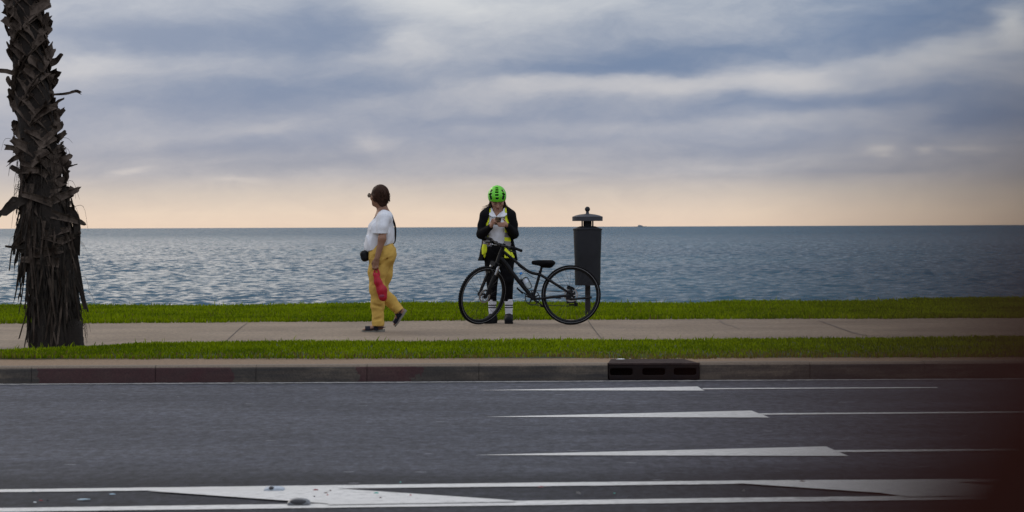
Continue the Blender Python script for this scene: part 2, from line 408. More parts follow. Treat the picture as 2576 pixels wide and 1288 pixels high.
def walk_mat():
    m, t, b, tc = new_mat('exposed_aggregate')
    a = t.noise(tc, .7, 6, .6); f = t.noise(t.vmath('MULTIPLY', tc, (1, .35, 1)), 24, 5, .75); h = t.noise(t.vmath('MULTIPLY', tc, (.25, 1, 1)), 2.2, 5, .6)
    c = t.ramp(a, [(.3, (.160, .115, .076)), (.7, (.262, .197, .136))])
    c = t.mix(1.0, c, t.ramp(f, [(.28, (.55, .53, .5)), (.5, (1, 1, 1)), (.7, (1.4, 1.4, 1.38))]), 'MULTIPLY')
    c = t.mix(t.math('MULTIPLY', t.math('SUBTRACT', h, .52, clamp=True), 1.8, clamp=True), c, (.115, .090, .073))
    t.l(c, b.inputs['Base Color']); b.inputs['Roughness'].default_value = .8
    bp = t.n('ShaderNodeBump'); bp.inputs['Strength'].default_value = .5; bp.inputs['Distance'].default_value = .006
    t.l(f, bp.inputs['Height']); t.l(bp.outputs[0], b.inputs['Normal']); return m
def paint_mat(nm='road_paint', k=1.0):
    m, t, b, tc = new_mat(nm)
    a = t.noise(t.vmath('MULTIPLY', tc, (.4, 1, 1)), 4, 6, .65); f = t.noise(t.vmath('MULTIPLY', tc, (.5, 1, 1)), 30, 5, .75)
    c = t.ramp(a, [(.3, (.55*k, .54*k, .52*k)), (.65, (.72*k, .71*k, .69*k))])
    wr_ = t.n('ShaderNodeMapRange', clamp=True); wr_.inputs[1].default_value = .50; wr_.inputs[2].default_value = .64; t.l(t.math('ADD', t.math('MULTIPLY', f, .65), t.math('MULTIPLY', a, .35)), wr_.inputs[0])
    c = t.mix(t.math('MULTIPLY', wr_.outputs[0], .8), c, (.16, .158, .16))
    t.l(c, b.inputs['Base Color']); b.inputs['Roughness'].default_value = .6; return m
M_ASPH = asphalt_mat(); M_WALK = walk_mat(); M_PAINT = paint_mat()
M_DIRT = mat('bare_soil', (.10, .07, .045), .95, .4, 3, .6, 40, c2=(.05, .035, .022))
M_STRIP = mat('washed_stone', (.235, .155, .092), .85, .35, 30, .5, 60)

def sheet(name, fn0, fn1, z, m, rows=2, zf=None, xs=XS):
    vs = []; fs = []
    for x in xs:
        a, b = fn0(x), fn1(x)
        for r in range(rows):
            y = a+(b-a)*r/(rows-1); vs.append((x, y, z if zf is None else zf(x, y, r/(rows-1))))
    for i in range(len(xs)-1):
        for r in range(rows-1): fs.append((i*rows+r, (i+1)*rows+r, (i+1)*rows+r+1, i*rows+r+1))
    o = mesh_obj(name, vs, fs, m, None, True); return tag(o, kind='structure')
sheet('ground', lambda x: -120, lambda x: 41.5, -.26, M_DIRT, xs=np.array([-300, 0, 300.]))
sheet('road', lambda x: -14, lambda x: poly_at(kerb_foot, x)+.08, ROADZ, M_ASPH)
sheet('sidewalk', lambda x: poly_at(walk_near, x)-.35, lambda x: poly_at(walk_far, x)+.35, 0.0, M_WALK)
sheet('kerb_strip', lambda x: poly_at(kerb_foot, x)+.15, lambda x: poly_at(strip_back, x)+.12, -.002, M_STRIP)

# lawns: soil sheets with an uneven crest, and the grass itself
crest_px = [(-60, 764), (216, 764), (530, 767), (700, 765), (880, 761), (1290, 758), (1600, 761), (1750, 761), (1810, 755), (2200, 754.5), (2300, 748), (2640, 746)]
YC = 39.5
crest = [(P(u, v+5, YC)[0], P(u, v+5, YC)[2]) for u, v in crest_px]
def crest_z(x): return float(np.interp(x, [c[0] for c in crest], [c[1] for c in crest]))
def vn(x, y, s): return .5*math.sin(x*1.7*s+1.3*math.sin(y*1.1*s))+.5*math.sin(y*2.3*s+1.7*math.sin(x*.9*s+2))
def near_z(x, y, f): return .012-.06*(f < .01 or f > .99)+.012*vn(x, y, 1.6)+.02*math.sin(math.pi*f)
def far_z(x, y, f):
    if y > YC+.02: return crest_z(x)-.06-(y-YC)*1.6
    return .012*(1-f)-.06*(f < .01)+crest_z(x)*max(0, f)**1.2+.012*vn(x, y, 1.3)*math.sin(math.pi*min(1, f*1.02))
M_SOIL = mat('lawn_soil', (.035, .055, .010), .95, .5, 5, c2=(.03, .03, .012))
lawn1 = lambda x: poly_at(strip_back, x); lawn2 = lambda x: poly_at(walk_near, x)
sheet('lawn', lawn1, lawn2, 0, M_SOIL, 14, near_z)
lawn3 = lambda x: poly_at(walk_far, x)
sheet('lawn', lawn3, lambda x: YC, 0, M_SOIL, 22, far_z)
sheet('bank', lambda x: YC, lambda x: YC+6, 0, M_SOIL, 6, lambda x, y, f: crest_z(x)-.01-f*9.0)

def grass_mat(name, tip, base, dry):
    m, t, b, tc = new_mat(name)
    at = t.n('ShaderNodeAttribute', attribute_name='tint').outputs['Fac']
    n = t.noise(tc, .8, 5, .6)
    c = t.mix(t.math('MULTIPLY_ADD', at, .75, t.math('MULTIPLY', t.math('SUBTRACT', n, .5), .9), clamp=True), base, tip)
    dr = t.n('ShaderNodeAttribute', attribute_name='dry').outputs['Fac']
    c = t.mix(dr, c, dry)
    t.l(c, b.inputs['Base Color']); b.inputs['Roughness'].default_value = .7; b.inputs['Specular IOR Level'].default_value = .08
    b.inputs['Subsurface Weight'].default_value = 0
    tr = t.n('ShaderNodeBsdfTranslucent'); t.l(c, tr.inputs[0]); ms = t.n('ShaderNodeMixShader'); ms.inputs[0].default_value = .35
    o = next(q for q in m.node_tree.nodes if q.type == 'OUTPUT_MATERIAL')
    t.l(b.outputs[0], ms.inputs[1]); t.l(tr.outputs[0], ms.inputs[2]); t.l(ms.outputs[0], o.inputs[0]); return m
M_GRASS = grass_mat('grass_blades', (.285, .370, .002), (.075, .122, .001), (.16, .105, .045))
def blades(name, y0, y1, zf, dens, h, xr, edge_dry=False, thin=1.0, label=None):
    n = int(dens*(xr[1]-xr[0])*3.0)
    X = RNG.uniform(xr[0], xr[1], n); Fr = RNG.uniform(-.012, 1.0, n)
    Y0 = np.array([y0(x)+.06*vn(x, 0, 2.3)+.05*vn(x, 3, 7.1)-.04 for x in X]); Y1 = np.array([y1(x)+(.05*vn(x, 5, 3.1)+.04*vn(x, 9, 8.3)+.03 if edge_dry else 0) for x in X]); Yv = Y0+(Y1-Y0)*Fr
    Z = np.array([zf(x, y, min(.985, max(.015, f))) for x, y, f in zip(X, Yv, Fr)])
    cl = np.array([.6*vn(x, y, 2.1)+.5*vn(x+3, y*1.4, 5.3)+.35*vn(x, y+7, .6) for x, y in zip(X, Yv)])
    H = h*(.55+.6*RNG.random(n)**1.5)*(1+.22*cl); tall = RNG.random(n) < .015; H[tall] *= 2.0
    dry = (RNG.random(n) < .05).astype(float)*RNG.uniform(.3, .9, n)
    if edge_dry:
        e = (Yv-Y0)/.75; bare = np.clip(1-e, 0, 1)*np.clip(.55+.5*np.array([vn(x, 0, .5) for x in X])+.09*X, 0, 1)
        dry = (RNG.random(n) < bare*.9).astype(float)*RNG.uniform(.4, 1, n); H *= 1-.45*bare
    a = RNG.uniform(0, 2*math.pi, n); wd = (.0035+.004*RNG.random(n))*thin; ln = H*RNG.uniform(.1, .75, n); b = RNG.uniform(0, 2*math.pi, n)
    px, py = np.cos(a)*wd, np.sin(a)*wd; lx, ly = np.cos(b)*ln, np.sin(b)*ln
    V = np.empty((n, 5, 3))
    V[:, 0] = np.stack([X-px, Yv-py, Z-.01], 1); V[:, 1] = np.stack([X+px, Yv+py, Z-.01], 1)
    V[:, 2] = np.stack([X+px*.8+lx*.35, Yv+py*.8+ly*.35, Z+H*.6], 1); V[:, 3] = np.stack([X-px*.8+lx*.35, Yv-py*.8+ly*.35, Z+H*.6], 1)
    V[:, 4] = np.stack([X+lx, Yv+ly, Z+H], 1)
    base = np.arange(n)[:, None]*5
    T = np.concatenate([base+np.array([0, 1, 2]), base+np.array([0, 2, 3]), base+np.array([3, 2, 4])])
    o = mesh_obj(name, V.reshape(-1, 3), T, M_GRASS, None, False)
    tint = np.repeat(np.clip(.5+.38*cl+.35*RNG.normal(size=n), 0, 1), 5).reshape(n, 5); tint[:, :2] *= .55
    o.data.attributes.new('tint', 'FLOAT', 'POINT').data.foreach_set('value', tint.ravel().astype(np.float32))
    o.data.attributes.new('dry', 'FLOAT', 'POINT').data.foreach_set('value', np.repeat(dry, 5).astype(np.float32))
    return tag(o, label, 'grass', kind='stuff')
blades('grass', lawn1, lawn2, near_z, 1500, .036, (-7.5, 7.5), True, 1.0, 'strip of mown green grass between the kerb and the sidewalk')
blades('grass', lawn3, lambda x: YC, far_z, 2600, .045, (-9.5, 9.5), False, 1.3, 'band of green lawn between the sidewalk and the sea')

# ------------------------------------------------------------------ sea
SEAZ = -7.0
rows = [44., 90., 110.]+list(np.arange(115, 262, .5))
y = 262.
while y < 3400:
    rows.append(y); y += .30*(y/262)**1.3
rows += [3600, 4200, 5200, 7000, 10000, 16000, 30000, 60000, 120000]
rows = np.array(rows); azs = np.linspace(-.25, .25, 900)
azs = np.concatenate([[-1.4, -.9, -.5], azs, [.5, .9, 1.4]]); tz = np.tan(azs)
Yg = rows[:, None]*np.ones_like(tz)[None]; Xg = rows[:, None]*tz[None]
Zg = np.zeros_like(Yg); wr = np.random.default_rng(5)
space = np.maximum(np.gradient(rows)[:, None], (rows*(.5/900))[:, None])
amp_mask = ((Yg > 114) & (Yg < 3500) & (np.abs(tz)[None] < .2555))
for k in range(64):
    lam = 1.0*(9/1.0)**(k/63.0); th = wr.normal(-1.75, 1.0)
    kk = 2*math.pi/lam; a = SEA_A*lam**.85/math.sqrt(64)*wr.uniform(.6, 1.4)
    ph = kk*(Xg*math.cos(th)+Yg*math.sin(th))+wr.uniform(0, 6.28)
    fade = np.clip((lam/space-2.0)/2.0, 0, 1)
    sn = np.sin(ph); Zg += a*fade*(1.35*np.abs(np.sin(ph*.5))*-1+.35*sn+.6)
gust = 1+.35*np.sin(Xg*.021+1.5*np.sin(Yg*.013))*np.sin(Yg*.017+1)
Zg = SEAZ+np.where(amp_mask, Zg*gust, 0)
nr, nc = Yg.shape
Vs = np.stack([Xg, Yg, Zg], -1).reshape(-1, 3)
ij = (np.arange(nr-1)[:, None]*nc+np.arange(nc-1)[None]).ravel()
Fs_ = np.stack([ij, ij+1, ij+nc+1, ij+nc], 1)
def sea_mat():
    m, t, b, tc = new_mat('sea_water')
    geo = t.n('ShaderNodeNewGeometry').outputs['Position']
    n = t.noise(t.vmath('MULTIPLY', geo, (.012, .006, 1)), 1, 4)
    c = t.ramp(n, [(.3, (.006, .058, .104)), (.7, (.010, .078, .124))])
    t.l(c, b.inputs['Base Color']); b.inputs['IOR'].default_value = 1.333; b.inputs['Specular IOR Level'].default_value = .5
    b.inputs['Roughness'].default_value = .10
    # ripples smaller than the mesh: facets tilted by noise, the faces turned to the shore seen most at this low angle
    q = t.n('ShaderNodeTexNoise'); q.inputs['Scale'].default_value = 1.0; q.inputs['Detail'].default_value = 4; q.inputs['Roughness'].default_value = .65
    t.l(t.vmath('MULTIPLY', geo, (.55, .45, 1)), q.inputs['Vector'])
    r = t.vmath('MULTIPLY', t.vmath('SUBTRACT', q.outputs['Color'], (.5, .68, .5)), (.95, 1.15, 0))
    far = t.n('ShaderNodeMapRange', clamp=True); far.inputs[1].default_value = 500; far.inputs[2].default_value = 3000; far.inputs[3].default_value = .62; far.inputs[4].default_value = 1.2
    sy = t.n('ShaderNodeSeparateXYZ'); t.l(geo, sy.inputs[0]); t.l(sy.outputs[1], far.inputs[0])
    sc = t.n('ShaderNodeVectorMath', operation='SCALE'); t.l(r, sc.inputs[0]); t.l(far.outputs[0], sc.inputs['Scale'])
    nn = t.vmath('NORMALIZE', t.vmath('ADD', t.n('ShaderNodeNewGeometry').outputs['Normal'], sc.outputs[0]))
    t.l(nn, b.inputs['Normal']); return m
sea = tag(mesh_obj('sea', Vs, Fs_, sea_mat(), None, True), kind='structure')
# ------------------------------------------------------------------ kerb
def kerb_mat():
    m, t, b, tc = new_mat('kerb_concrete')
    s = t.n('ShaderNodeSeparateXYZ'); t.l(tc, s.inputs[0]); X = s.outputs[0]; Z = s.outputs[2]
    n = t.noise(t.vmath('MULTIPLY', tc, (.8, 1, 2.2)), 2.2, 6, .68); f = t.noise(tc, 60, 4, .6)
    c = t.ramp(n, [(.3, (.036, .029, .024)), (.48, (.060, .048, .038)), (.64, (.125, .098, .072))])
    # tyre scuffs and grime low on the face, paler along the top edge
    c = t.mix(t.math('MULTIPLY', t.math('SUBTRACT', .60, t.noise(t.vmath('MULTIPLY', tc, (.35, 1, 9)), 4, 4), clamp=True), 2.2, clamp=True), c, (.022, .022, .024))
    wob = t.math('MULTIPLY', t.math('SUBTRACT', t.noise(tc, 5, 5, .6), .5), .55)
    xx = t.math('ADD', X, wob)
    def span(a, b_): return t.math('MULTIPLY', t.math('GREATER_THAN', xx, a), t.math('LESS_THAN', xx, b_))
    fac = t.math('MULTIPLY', t.math('ADD', span(KX(100), KX(585)), span(KX(905), KX(1040))), t.math('LESS_THAN', Z, -.012))
    fac = t.math('MULTIPLY', fac, t.math('MULTIPLY_ADD', t.noise(tc, 6, 5), .8, .35, clamp=True))
    c = t.mix(fac, c, (.050, .014, .016))
    c = t.mix(t.math('GREATER_THAN', Z, -.016), c, (.17, .132, .098))
    c = t.mix(1.0, c, t.ramp(f, [(.3, (.75, .75, .75)), (.7, (1.2, 1.2, 1.2))]), 'MULTIPLY')
    t.l(c, b.inputs['Base Color']); b.inputs['Roughness'].default_value = .85
    bp = t.n('ShaderNodeBump'); bp.inputs['Strength'].default_value = .5; bp.inputs['Distance'].default_value = .006
    t.l(f, bp.inputs['Height']); t.l(bp.outputs[0], b.inputs['Normal']); return m
def KX(u): return float(G(u, 958, ROADZ)[0])
DR0, DR1 = KX(1530), KX(1763)
kb = MB()
def kstone(x0, x1):
    prof = [(0, ROADZ-.05), (0.0, ROADZ+.002), (.012, -.022), (.022, -.008), (.04, .003), (.165, .004), (.165, ROADZ-.05)]
    vs = []; 
    jz = random.uniform(-.003, .003); jy = random.uniform(-.004, .004)
    for x in (x0, x1):
        yk = poly_at(kerb_foot, x)+jy
        vs += [(x, yk+a, z+(jz if z > -.1 else 0)) for a, z in prof]
    n = len(prof)
    fs = [(i, i+n, i+1+n, i+1) for i in range(n-1)]+[tuple(range(n)), tuple(range(2*n-1, n-1, -1))]
    kb.add(vs, fs)
joints = [KX(u) for u in (100, 402, 650, 925, 1205)]; LST = .915
xs_ = []
x = joints[0]
while x > -40: x -= LST; xs_.append(x)
xs_ = xs_[::-1]+joints+[DR0]
for a, b in zip(xs_[:-1], xs_[1:]): kstone(a+.002, b-.002)
x = DR1
while x < 40: l_ = LST*random.uniform(.94, 1.07); kstone(x+.002, x+l_-.002); x += l_
kerb = tag(kb.build('kerb', kerb_mat(), smooth=False), kind='structure')
M_DARK = mat('joint_mortar', (.035, .03, .026), .95)
# ------------------------------------------------------------------ road markings (sheets 4 mm above the asphalt)
def flat_poly(name, px, z, m, sub=1):
    vs = [G(u, v, z) for u, v in px]; o = mesh_obj(name, vs, [tuple(range(len(vs)))[::-1]], m); return tag(o, kind='structure')
Z1 = ROADZ+.004
# long lines: rows of quads with slightly ragged edges
def line_strip(name, top, bot, z, rag=.25, n=220, m=None):
    us = np.linspace(top[0][0], top[-1][0], n); vt = np.interp(us, [q[0] for q in top], [q[1] for q in top]); vb = np.interp(us, [q[0] for q in bot], [q[1] for q in bot])
    vs = []
    for u, a, b in zip(us, vt, vb): vs += [G(u, a+random.uniform(-rag, rag), z), G(u, b+random.uniform(-rag, rag), z)]
    return tag(mesh_obj(name, vs, [(2*i+1, 2*i+3, 2*i+2, 2*i) for i in range(n-1)], m or M_PAINT), kind='structure')
line_strip('edge_line', [(-2000, 976), (-500, 968), (1288, 958.8), (3100, 948.4), (4600, 940)], [(-2000, 978.6), (-500, 970.6), (1288, 961.0), (3100, 950.6), (4600, 942.2)], Z1, .45, 700, paint_mat('worn_edge_paint', .42))
line_strip('median_line', [(-2000, 1253), (-500, 1236.5), (0, 1231), (1288, 1214.8), (1838, 1208.5), (2300, 1205), (3100, 1199), (4600, 1189)], [(-2000, 1260), (-500, 1243.5), (0, 1238), (1288, 1223.8), (1838, 1217), (2300, 1213), (3100, 1207), (4600, 1197)], Z1)
line_strip('median_line', [(-2000, 1302), (-500, 1284), (0, 1278), (1288, 1259.8), (1838, 1252), (2288, 1246.5), (3100, 1237), (4600, 1219)], [(-2000, 1312), (-500, 1293.5), (0, 1287.5), (1288, 1271.3), (1838, 1263), (2288, 1257.5), (3100, 1248), (4600, 1230)], Z1)
flat_poly('median_stripe', [(372, 1234.5), (840, 1222.8), (837, 1228), (1288, 1258.2), (1300, 1262), (825, 1269.5), (825, 1266.5)], ROADZ+.0075, M_PAINT)
flat_poly('median_stripe', [(1843, 1214), (2340, 1207), (2760, 1240), (2288, 1249), (2213, 1239)], ROADZ+.0075, M_PAINT)
for head, shaft in (([(1200, 981.6), (1755, 972), (1772, 982.4)], [(1766, 976.3), (2358, 973.4), (2358, 975.4), (1769, 979)]),
                    ([(1220, 1048.6), (1890, 1032.5), (1936, 1050)], [(1908, 1039.5), (2640, 1033.4), (2640, 1037), (1916, 1043)]),
                    ([(1195, 1144.6), (2077, 1122.5), (2134, 1146.4)], [(2098, 1131.8), (2700, 1126.5), (2700, 1131.5), (2110, 1136.8)])):
    vs = [G(u, v, Z1) for u, v in head+shaft]
    tag(mesh_obj('lane_arrow', vs, [(2, 1, 0), (6, 5, 4, 3)], M_PAINT), kind='structure')
# sidewalk joints and hairline cracks
def crack(px, wpx, z=.004):
    vs = []
    for (u, v), q in zip(px, wpx): vs += [G(u-q, v, z), G(u+q, v, z)]
    tag(mesh_obj('sidewalk_joint', vs, [(2*i, 2*i+1, 2*i+3, 2*i+2) for i in range(len(px)-1)], M_JOINT), kind='structure')
M_JOINT = mat('sidewalk_joint', (.075, .062, .05), .95, .4, 8)
crack([(621, 813), (603, 826), (588, 840), (564, 862)], [.9, 1, 1, 1.2]); crack([(1479, 806), (1490, 822), (1502, 838), (1520, 860)], [.9, 1, 1, 1.2])
M_CRACK = mat('hairline_crack', (.14, .115, .095), .95, .3, 8); M_JOINT = M_CRACK
crack([(1810, 806), (1822, 815), (1842, 820), (1862, 828)], [1.5, 2, 1.5, .8]); crack([(2060, 806), (2110, 824), (2150, 838), (2190, 846)], [2, 3, 3, 1])
M_WET = mat('dark_patch', (.085, .072, .062), .6, .3, 6)
tag(mesh_obj('sidewalk_patch', [G(u, v, .005) for u, v in ((1990, 857), (2010, 851.5), (2060, 849.5), (2110, 850.5), (2170, 849), (2210, 851), (2215, 857))][::-1], [tuple(range(7))], M_WET), kind='structure')
# ------------------------------------------------------------------ storm drain in the kerb
dy = float(poly_at(kerb_foot, (DR0+DR1)/2)); dw = DR1-DR0; dx = (DR0+DR1)/2
drain = empty('storm_drain', (dx, dy, ROADZ), 'dark cast iron storm drain with three openings set into the kerb', 'storm drain')
f = Field((-dw/2-.02, -.05, -.02), (dw/2+.02, .12, .18), .006)
f.box((0, .02, .064), (dw/2-.004, .026, .0635), None, .008, .004)
for k, xo in enumerate((-.272, 0, .262)): f.box((xo*dw/.77, 0, .070), (.095, .1, .029), None, .018, .004, 'cut')
M_IRON = mat('cast_iron', (.011, .0095, .0105), .9, .5, 9, .4, 70, c2=(.016, .011, .009), spec=.1)
f.build('front_plate', M_IRON, drain)
M_PIT_SHADE = mat('drain_pit_shade', (.003, .003, .003), .95, spec=.05)
MB().box((0, .10, .062), (dw/2-.01, .03, .060)).build('pit_shade_block', M_PIT_SHADE, drain, False)  # solid near-black block, the shade inside the openings put into its colour
cb = MB(); cb.add([(-dw/2, -.008, .128), (dw/2, -.008, .128), (dw/2-.1, .62, .136), (-dw/2+.05, .62, .136), (-dw/2, -.008, .142), (dw/2, -.008, .142), (dw/2-.1, .62, .146), (-dw/2+.05, .62, .146)],
    [(3, 2, 1, 0), (4, 5, 6, 7), (0, 1, 5, 4), (1, 2, 6, 5), (2, 3, 7, 6), (3, 0, 4, 7)])
cb.build('cover_slab', mat('rusty_cover', (.046, .031, .027), .9, .5, 12, .6, 50, c2=(.024, .016, .016), spec=.15), drain, False)

# ------------------------------------------------------------------ road studs and litter in the median
M_STUD = mat('stud_metal', (.22, .23, .25), .45, .4, 40, metal=.6); M_LENS = mat('stud_lens', (.03, .03, .035), .25, .2)
M_STUDW = mat('stud_plastic', (.42, .47, .53), .6, .3, 40)
def stud(u, v, wpx, body, eye, label):
    c = G(u, v, ROADZ+.008); s = 1/ (F/c[1]); wd = wpx*s/2
    r = empty('road_stud', c, label, 'road stud', 'raised road studs in the painted median')
    prof = MB(); n = 12; vs = []; m = 5
    for j in range(m):
        y = (-1+2*j/(m-1))*.05; k = 1-.35*abs(-1+2*j/(m-1))**2
        for i in range(n+1):
            a = math.pi*i/n; e = .7
            vs.append((-wd*math.copysign(abs(math.cos(a))**e, math.cos(a))*(.8+.2*k), y, (.025 if eye > .5 else .017)*k*math.sin(a)))
    fs = [(j*(n+1)+i, j*(n+1)+i+1, (j+1)*(n+1)+i+1, (j+1)*(n+1)+i) for j in range(m-1) for i in range(n)]+[tuple(range(n, -1, -1))]
    prof.add(vs, fs).build('stud_body', body, r)
    MB().ell((0 if eye > .5 else -.01, -.046, .012), (wd*(.74 if eye > .5 else .26), .010, .013 if eye > .5 else .009)).build('reflector', M_LENS, r)
stud(690, 1231.5, 52, M_STUDW, .3, 'pale blue white road stud with a small dark reflector on the white stripe')
stud(752, 1266.5, 58, M_STUD, 1, 'dark lens road stud with a metal rim at the lower median line')
def colm(n, c, **k): return mat(n, c, k.pop('rough', .45), .3, 30, **k)
LM = {'dark red': colm('red_plastic', (.22, .015, .02)), 'red': colm('bright_red_plastic', (.40, .03, .035)), 'brown': colm('brown_scrap', (.09, .045, .03)), 'black': colm('black_scrap', (.012, .012, .013)),
      'teal': colm('teal_plastic', (.10, .42, .34)), 'white': colm('white_scrap', (.70, .74, .74)), 'blue': colm('pale_blue_plastic', (.30, .42, .50)), 'grey': colm('grey_stone', (.20, .19, .18), rough=.9)}
def bit(u, v, wpx, hpx, c, name, label, cat, z=ROADZ+.0078):
    q = G(u, v, z); s = q[1]/F; w_ = wpx*s/2; h_ = max(hpx*s*.55, .004); n = 7; vs = []; r = random.Random(int(u))
    for lv, (hh, kk) in enumerate(((0, 1), (h_*.55, .92), (h_, .45))):
        for i in range(n):
            a = 2*math.pi*i/n; k = kk*(.75+.5*r.random()) if lv == 0 else kk
            vs.append((w_*k*math.cos(a), w_*.55*k*math.sin(a), hh*(.8+.4*r.random())))
    fs = [(l*n+i, l*n+(i+1) % n, (l+1)*n+(i+1) % n, (l+1)*n+i) for l in range(2) for i in range(n)]+[tuple(range(2*n, 3*n)), tuple(range(n-1, -1, -1))]
    o = mesh_obj(name, vs, fs, LM[c], None, False, q); o.rotation_euler = (0, 0, r.uniform(-.3, .3)); tag(o, label, cat, 'litter scattered on the painted median')
BITS = [(794,1233,14,5,'dark red','plastic_shard','largest dark red plastic shard, on the white stripe right of the pale road stud','shard'),
 (820,1240.5,11,4,'brown','scrap','flat brown scrap on the white stripe, below and right of the largest red shard','scrap'),
 (831,1234.7,6,4,'brown','scrap','tiny brown crumb at the point of the dark wedge in the median','scrap'),
 (823.7,1245.7,5,3,'red','plastic_shard','tiny bright red crumb just under the flat brown scrap on the stripe','shard'),
 (790.4,1249.6,5,4,'black','scrap','tiny black crumb on the white stripe just right of the dark lens road stud','scrap'),
 (946.8,1240.7,13,5,'teal','plastic_shard','teal plastic shard lying on the white stripe edge','shard'),
 (957,1252.5,7,3,'brown','scrap','brown crumb on the white stripe below the teal shard','scrap'),
 (1032.6,1246,6,4,'red','plastic_shard','bright red crumb on the white stripe right of the teal shard','shard'),
 (1007.4,1213.8,5,4,'teal','plastic_shard','tiny teal chip on the asphalt above the upper median line','shard'),
 (87.9,1264.3,9,5,'white','scrap','bright white chip among scuffs at the left end of the median','scrap'),
 (103,1259.7,11,4,'dark red','plastic_shard','dark red shard beside the bright white chip in the left median','shard'),
 (120,1260.5,9,5,'black','scrap','black lump right of the dark red shard in the left median','scrap'),
 (212,1256.5,34,3,'blue','plastic_strip','long pale blue plastic strip lying in the left median','strip'),
 (282,1243.5,17,3,'blue','plastic_strip','short pale blue strip just under the upper median line','strip'),
 (83.6,1236.8,9,3,'white','scrap','small white chip on the upper median line at far left','scrap'),
 (1360,1225,14,4,'dark red','plastic_shard','dark red shard under the upper median line near the middle of the road','shard'),
 (1495,1224.5,20,3,'black','scrap','thin black sliver under the upper median line right of a red shard','scrap'),
 (1454.5,1242,13,9,'grey','stone','larger grey stone on the asphalt between the two median lines','stone'),
 (1545.5,1241.5,6,4,'teal','plastic_shard','tiny pale teal chip right of the larger grey stone','shard'),
 (1583,1251.5,11,3,'black','scrap','thin black sliver lying just above the lower median line','scrap'),
 (1870,1235.5,9,7,'grey','stone','smaller grey stone beside the right hand striped wedge','stone'),
 (2018,1210.5,16,3,'brown','twig','dark brown twig on the white wedge at right','twig')]
for b in BITS: bit(*b)
for (u, v, w_, h_, c, nm, lb, ct) in ((1562, 903.5, 24, 2.5, 'white', 'litter', 'white scrap lying at the back of the drain cover slab', 'litter'),):
    bit(u, v, w_, h_, c, nm, lb, ct, .020)
tag(mesh_obj('fallen_leaf', [G(u, v, .06) for u, v in ((971, 777), (976, 775.2), (981, 776.6), (976, 778.2))][::-1], [(0, 1, 2, 3)], LM['white']), 'tiny pale leaf on the far lawn beside the walking woman', 'leaf') if False else None

# ------------------------------------------------------------------ litter bin on a post
bp_ = P(1119.4+1150*.31244, 799.5, 32.35)
bx = float(bp_[0]); by = 32.35
bin_ = empty('litter_bin', (bx, by, .0), 'dark grey round litter bin with a domed lid on a post behind the bicycle', 'litter bin')
M_BIN = mat('bin_paint', (.026, .027, .033), .6, .25, 4, .15, 80, spec=.2)
M_BIN2 = mat('bin_post_steel', (.032, .026, .026), .7, .35, 6, .2, 60, spec=.2)
MB().lathe([(0, 0), (.055, 0), (.055, .012), (.034, .014), (.034, .415), (0, .415)], n=24).build('post', M_BIN2, bin_)
MB().lathe([(0, .41), (.158, .41), (.160, .416), (.1615, .55), (.163, .555), (.1635, .75), (.165, .755), (.1775, 1.10), (.186, 1.108), (.186, 1.114), (.10, 1.148), (.076, 1.150), (0, 1.150)], n=56).build('container', M_BIN, bin_)
nk = MB(); nk.lathe([(.052, 1.15), (.052, 1.262)], n=28)
nk.build('opening_shade', mat('bin_opening_shade', (.014, .014, .016), .8), bin_)  # dark cylinder painted as the shade in the open mouth under the lid
for a0 in (0, math.pi):
    sp_ = MB(); vs = []; n = 8
    for i in range(n+1):
        a = a0+(-.5+i/n)*1.0
        for r_, z in ((.076, 1.149), (.076, 1.268), (.066, 1.268), (.066, 1.149)): vs.append((r_*math.cos(a), r_*math.sin(a), z))
    sp_.add(vs, [(i*4+j, (i+1)*4+j, (i+1)*4+(j+1) % 4, i*4+(j+1) % 4) for i in range(n) for j in range(4)]+[(3, 2, 1, 0), (n*4, n*4+1, n*4+2, n*4+3)])
    sp_.build('lid_support', M_BIN, bin_)
MB().lathe([(0, 1.262), (.08, 1.254), (.186, 1.214), (.190, 1.214), (.1915, 1.268), (.15, 1.284), (.10, 1.296), (.04, 1.303), (.020, 1.308), (.018, 1.336), (0, 1.336)], n=56).build('lid', mat('bin_lid_paint', (.045, .045, .055), .5, .2, 5, .1, 60, spec=.35), bin_)
MB().ell((0, 0, 1.362), (.033, .033, .033), n=20, m=14).build('knob', M_BIN, bin_)

# ------------------------------------------------------------------ far ship
sp0 = P(1612, 570.8, 25000); sh = empty('ship', (sp0[0], sp0[1], SEAZ), 'tiny grey ship on the horizon to the right of the litter bin', 'ship')
M_SHIP = mat('ship_grey', (.22, .26, .30), .7); k = 25000/F
hull = MB(); L_ = 15*k
hull.add([(-L_, -8, 0), (L_*.9, -8, 0), (L_, -8, 9), (-L_*.95, -8, 7), (-L_, 8, 0), (L_*.9, 8, 0), (L_, 8, 9), (-L_*.95, 8, 7)], [(0, 1, 2, 3), (7, 6, 5, 4), (3, 2, 6, 7), (0, 3, 7, 4), (1, 5, 6, 2)])
hull.build('hull', M_SHIP, sh, False)
MB().box((-.1*L_, 0, 12), (.42*L_, 7, 4)).box((-.15*L_, 0, 18), (.22*L_, 6, 3)).build('superstructure', M_SHIP, sh, False)
MB().box((-.38*L_, 0, 19), (.025*L_, 2, 7)).build('mast', M_SHIP, sh, False)
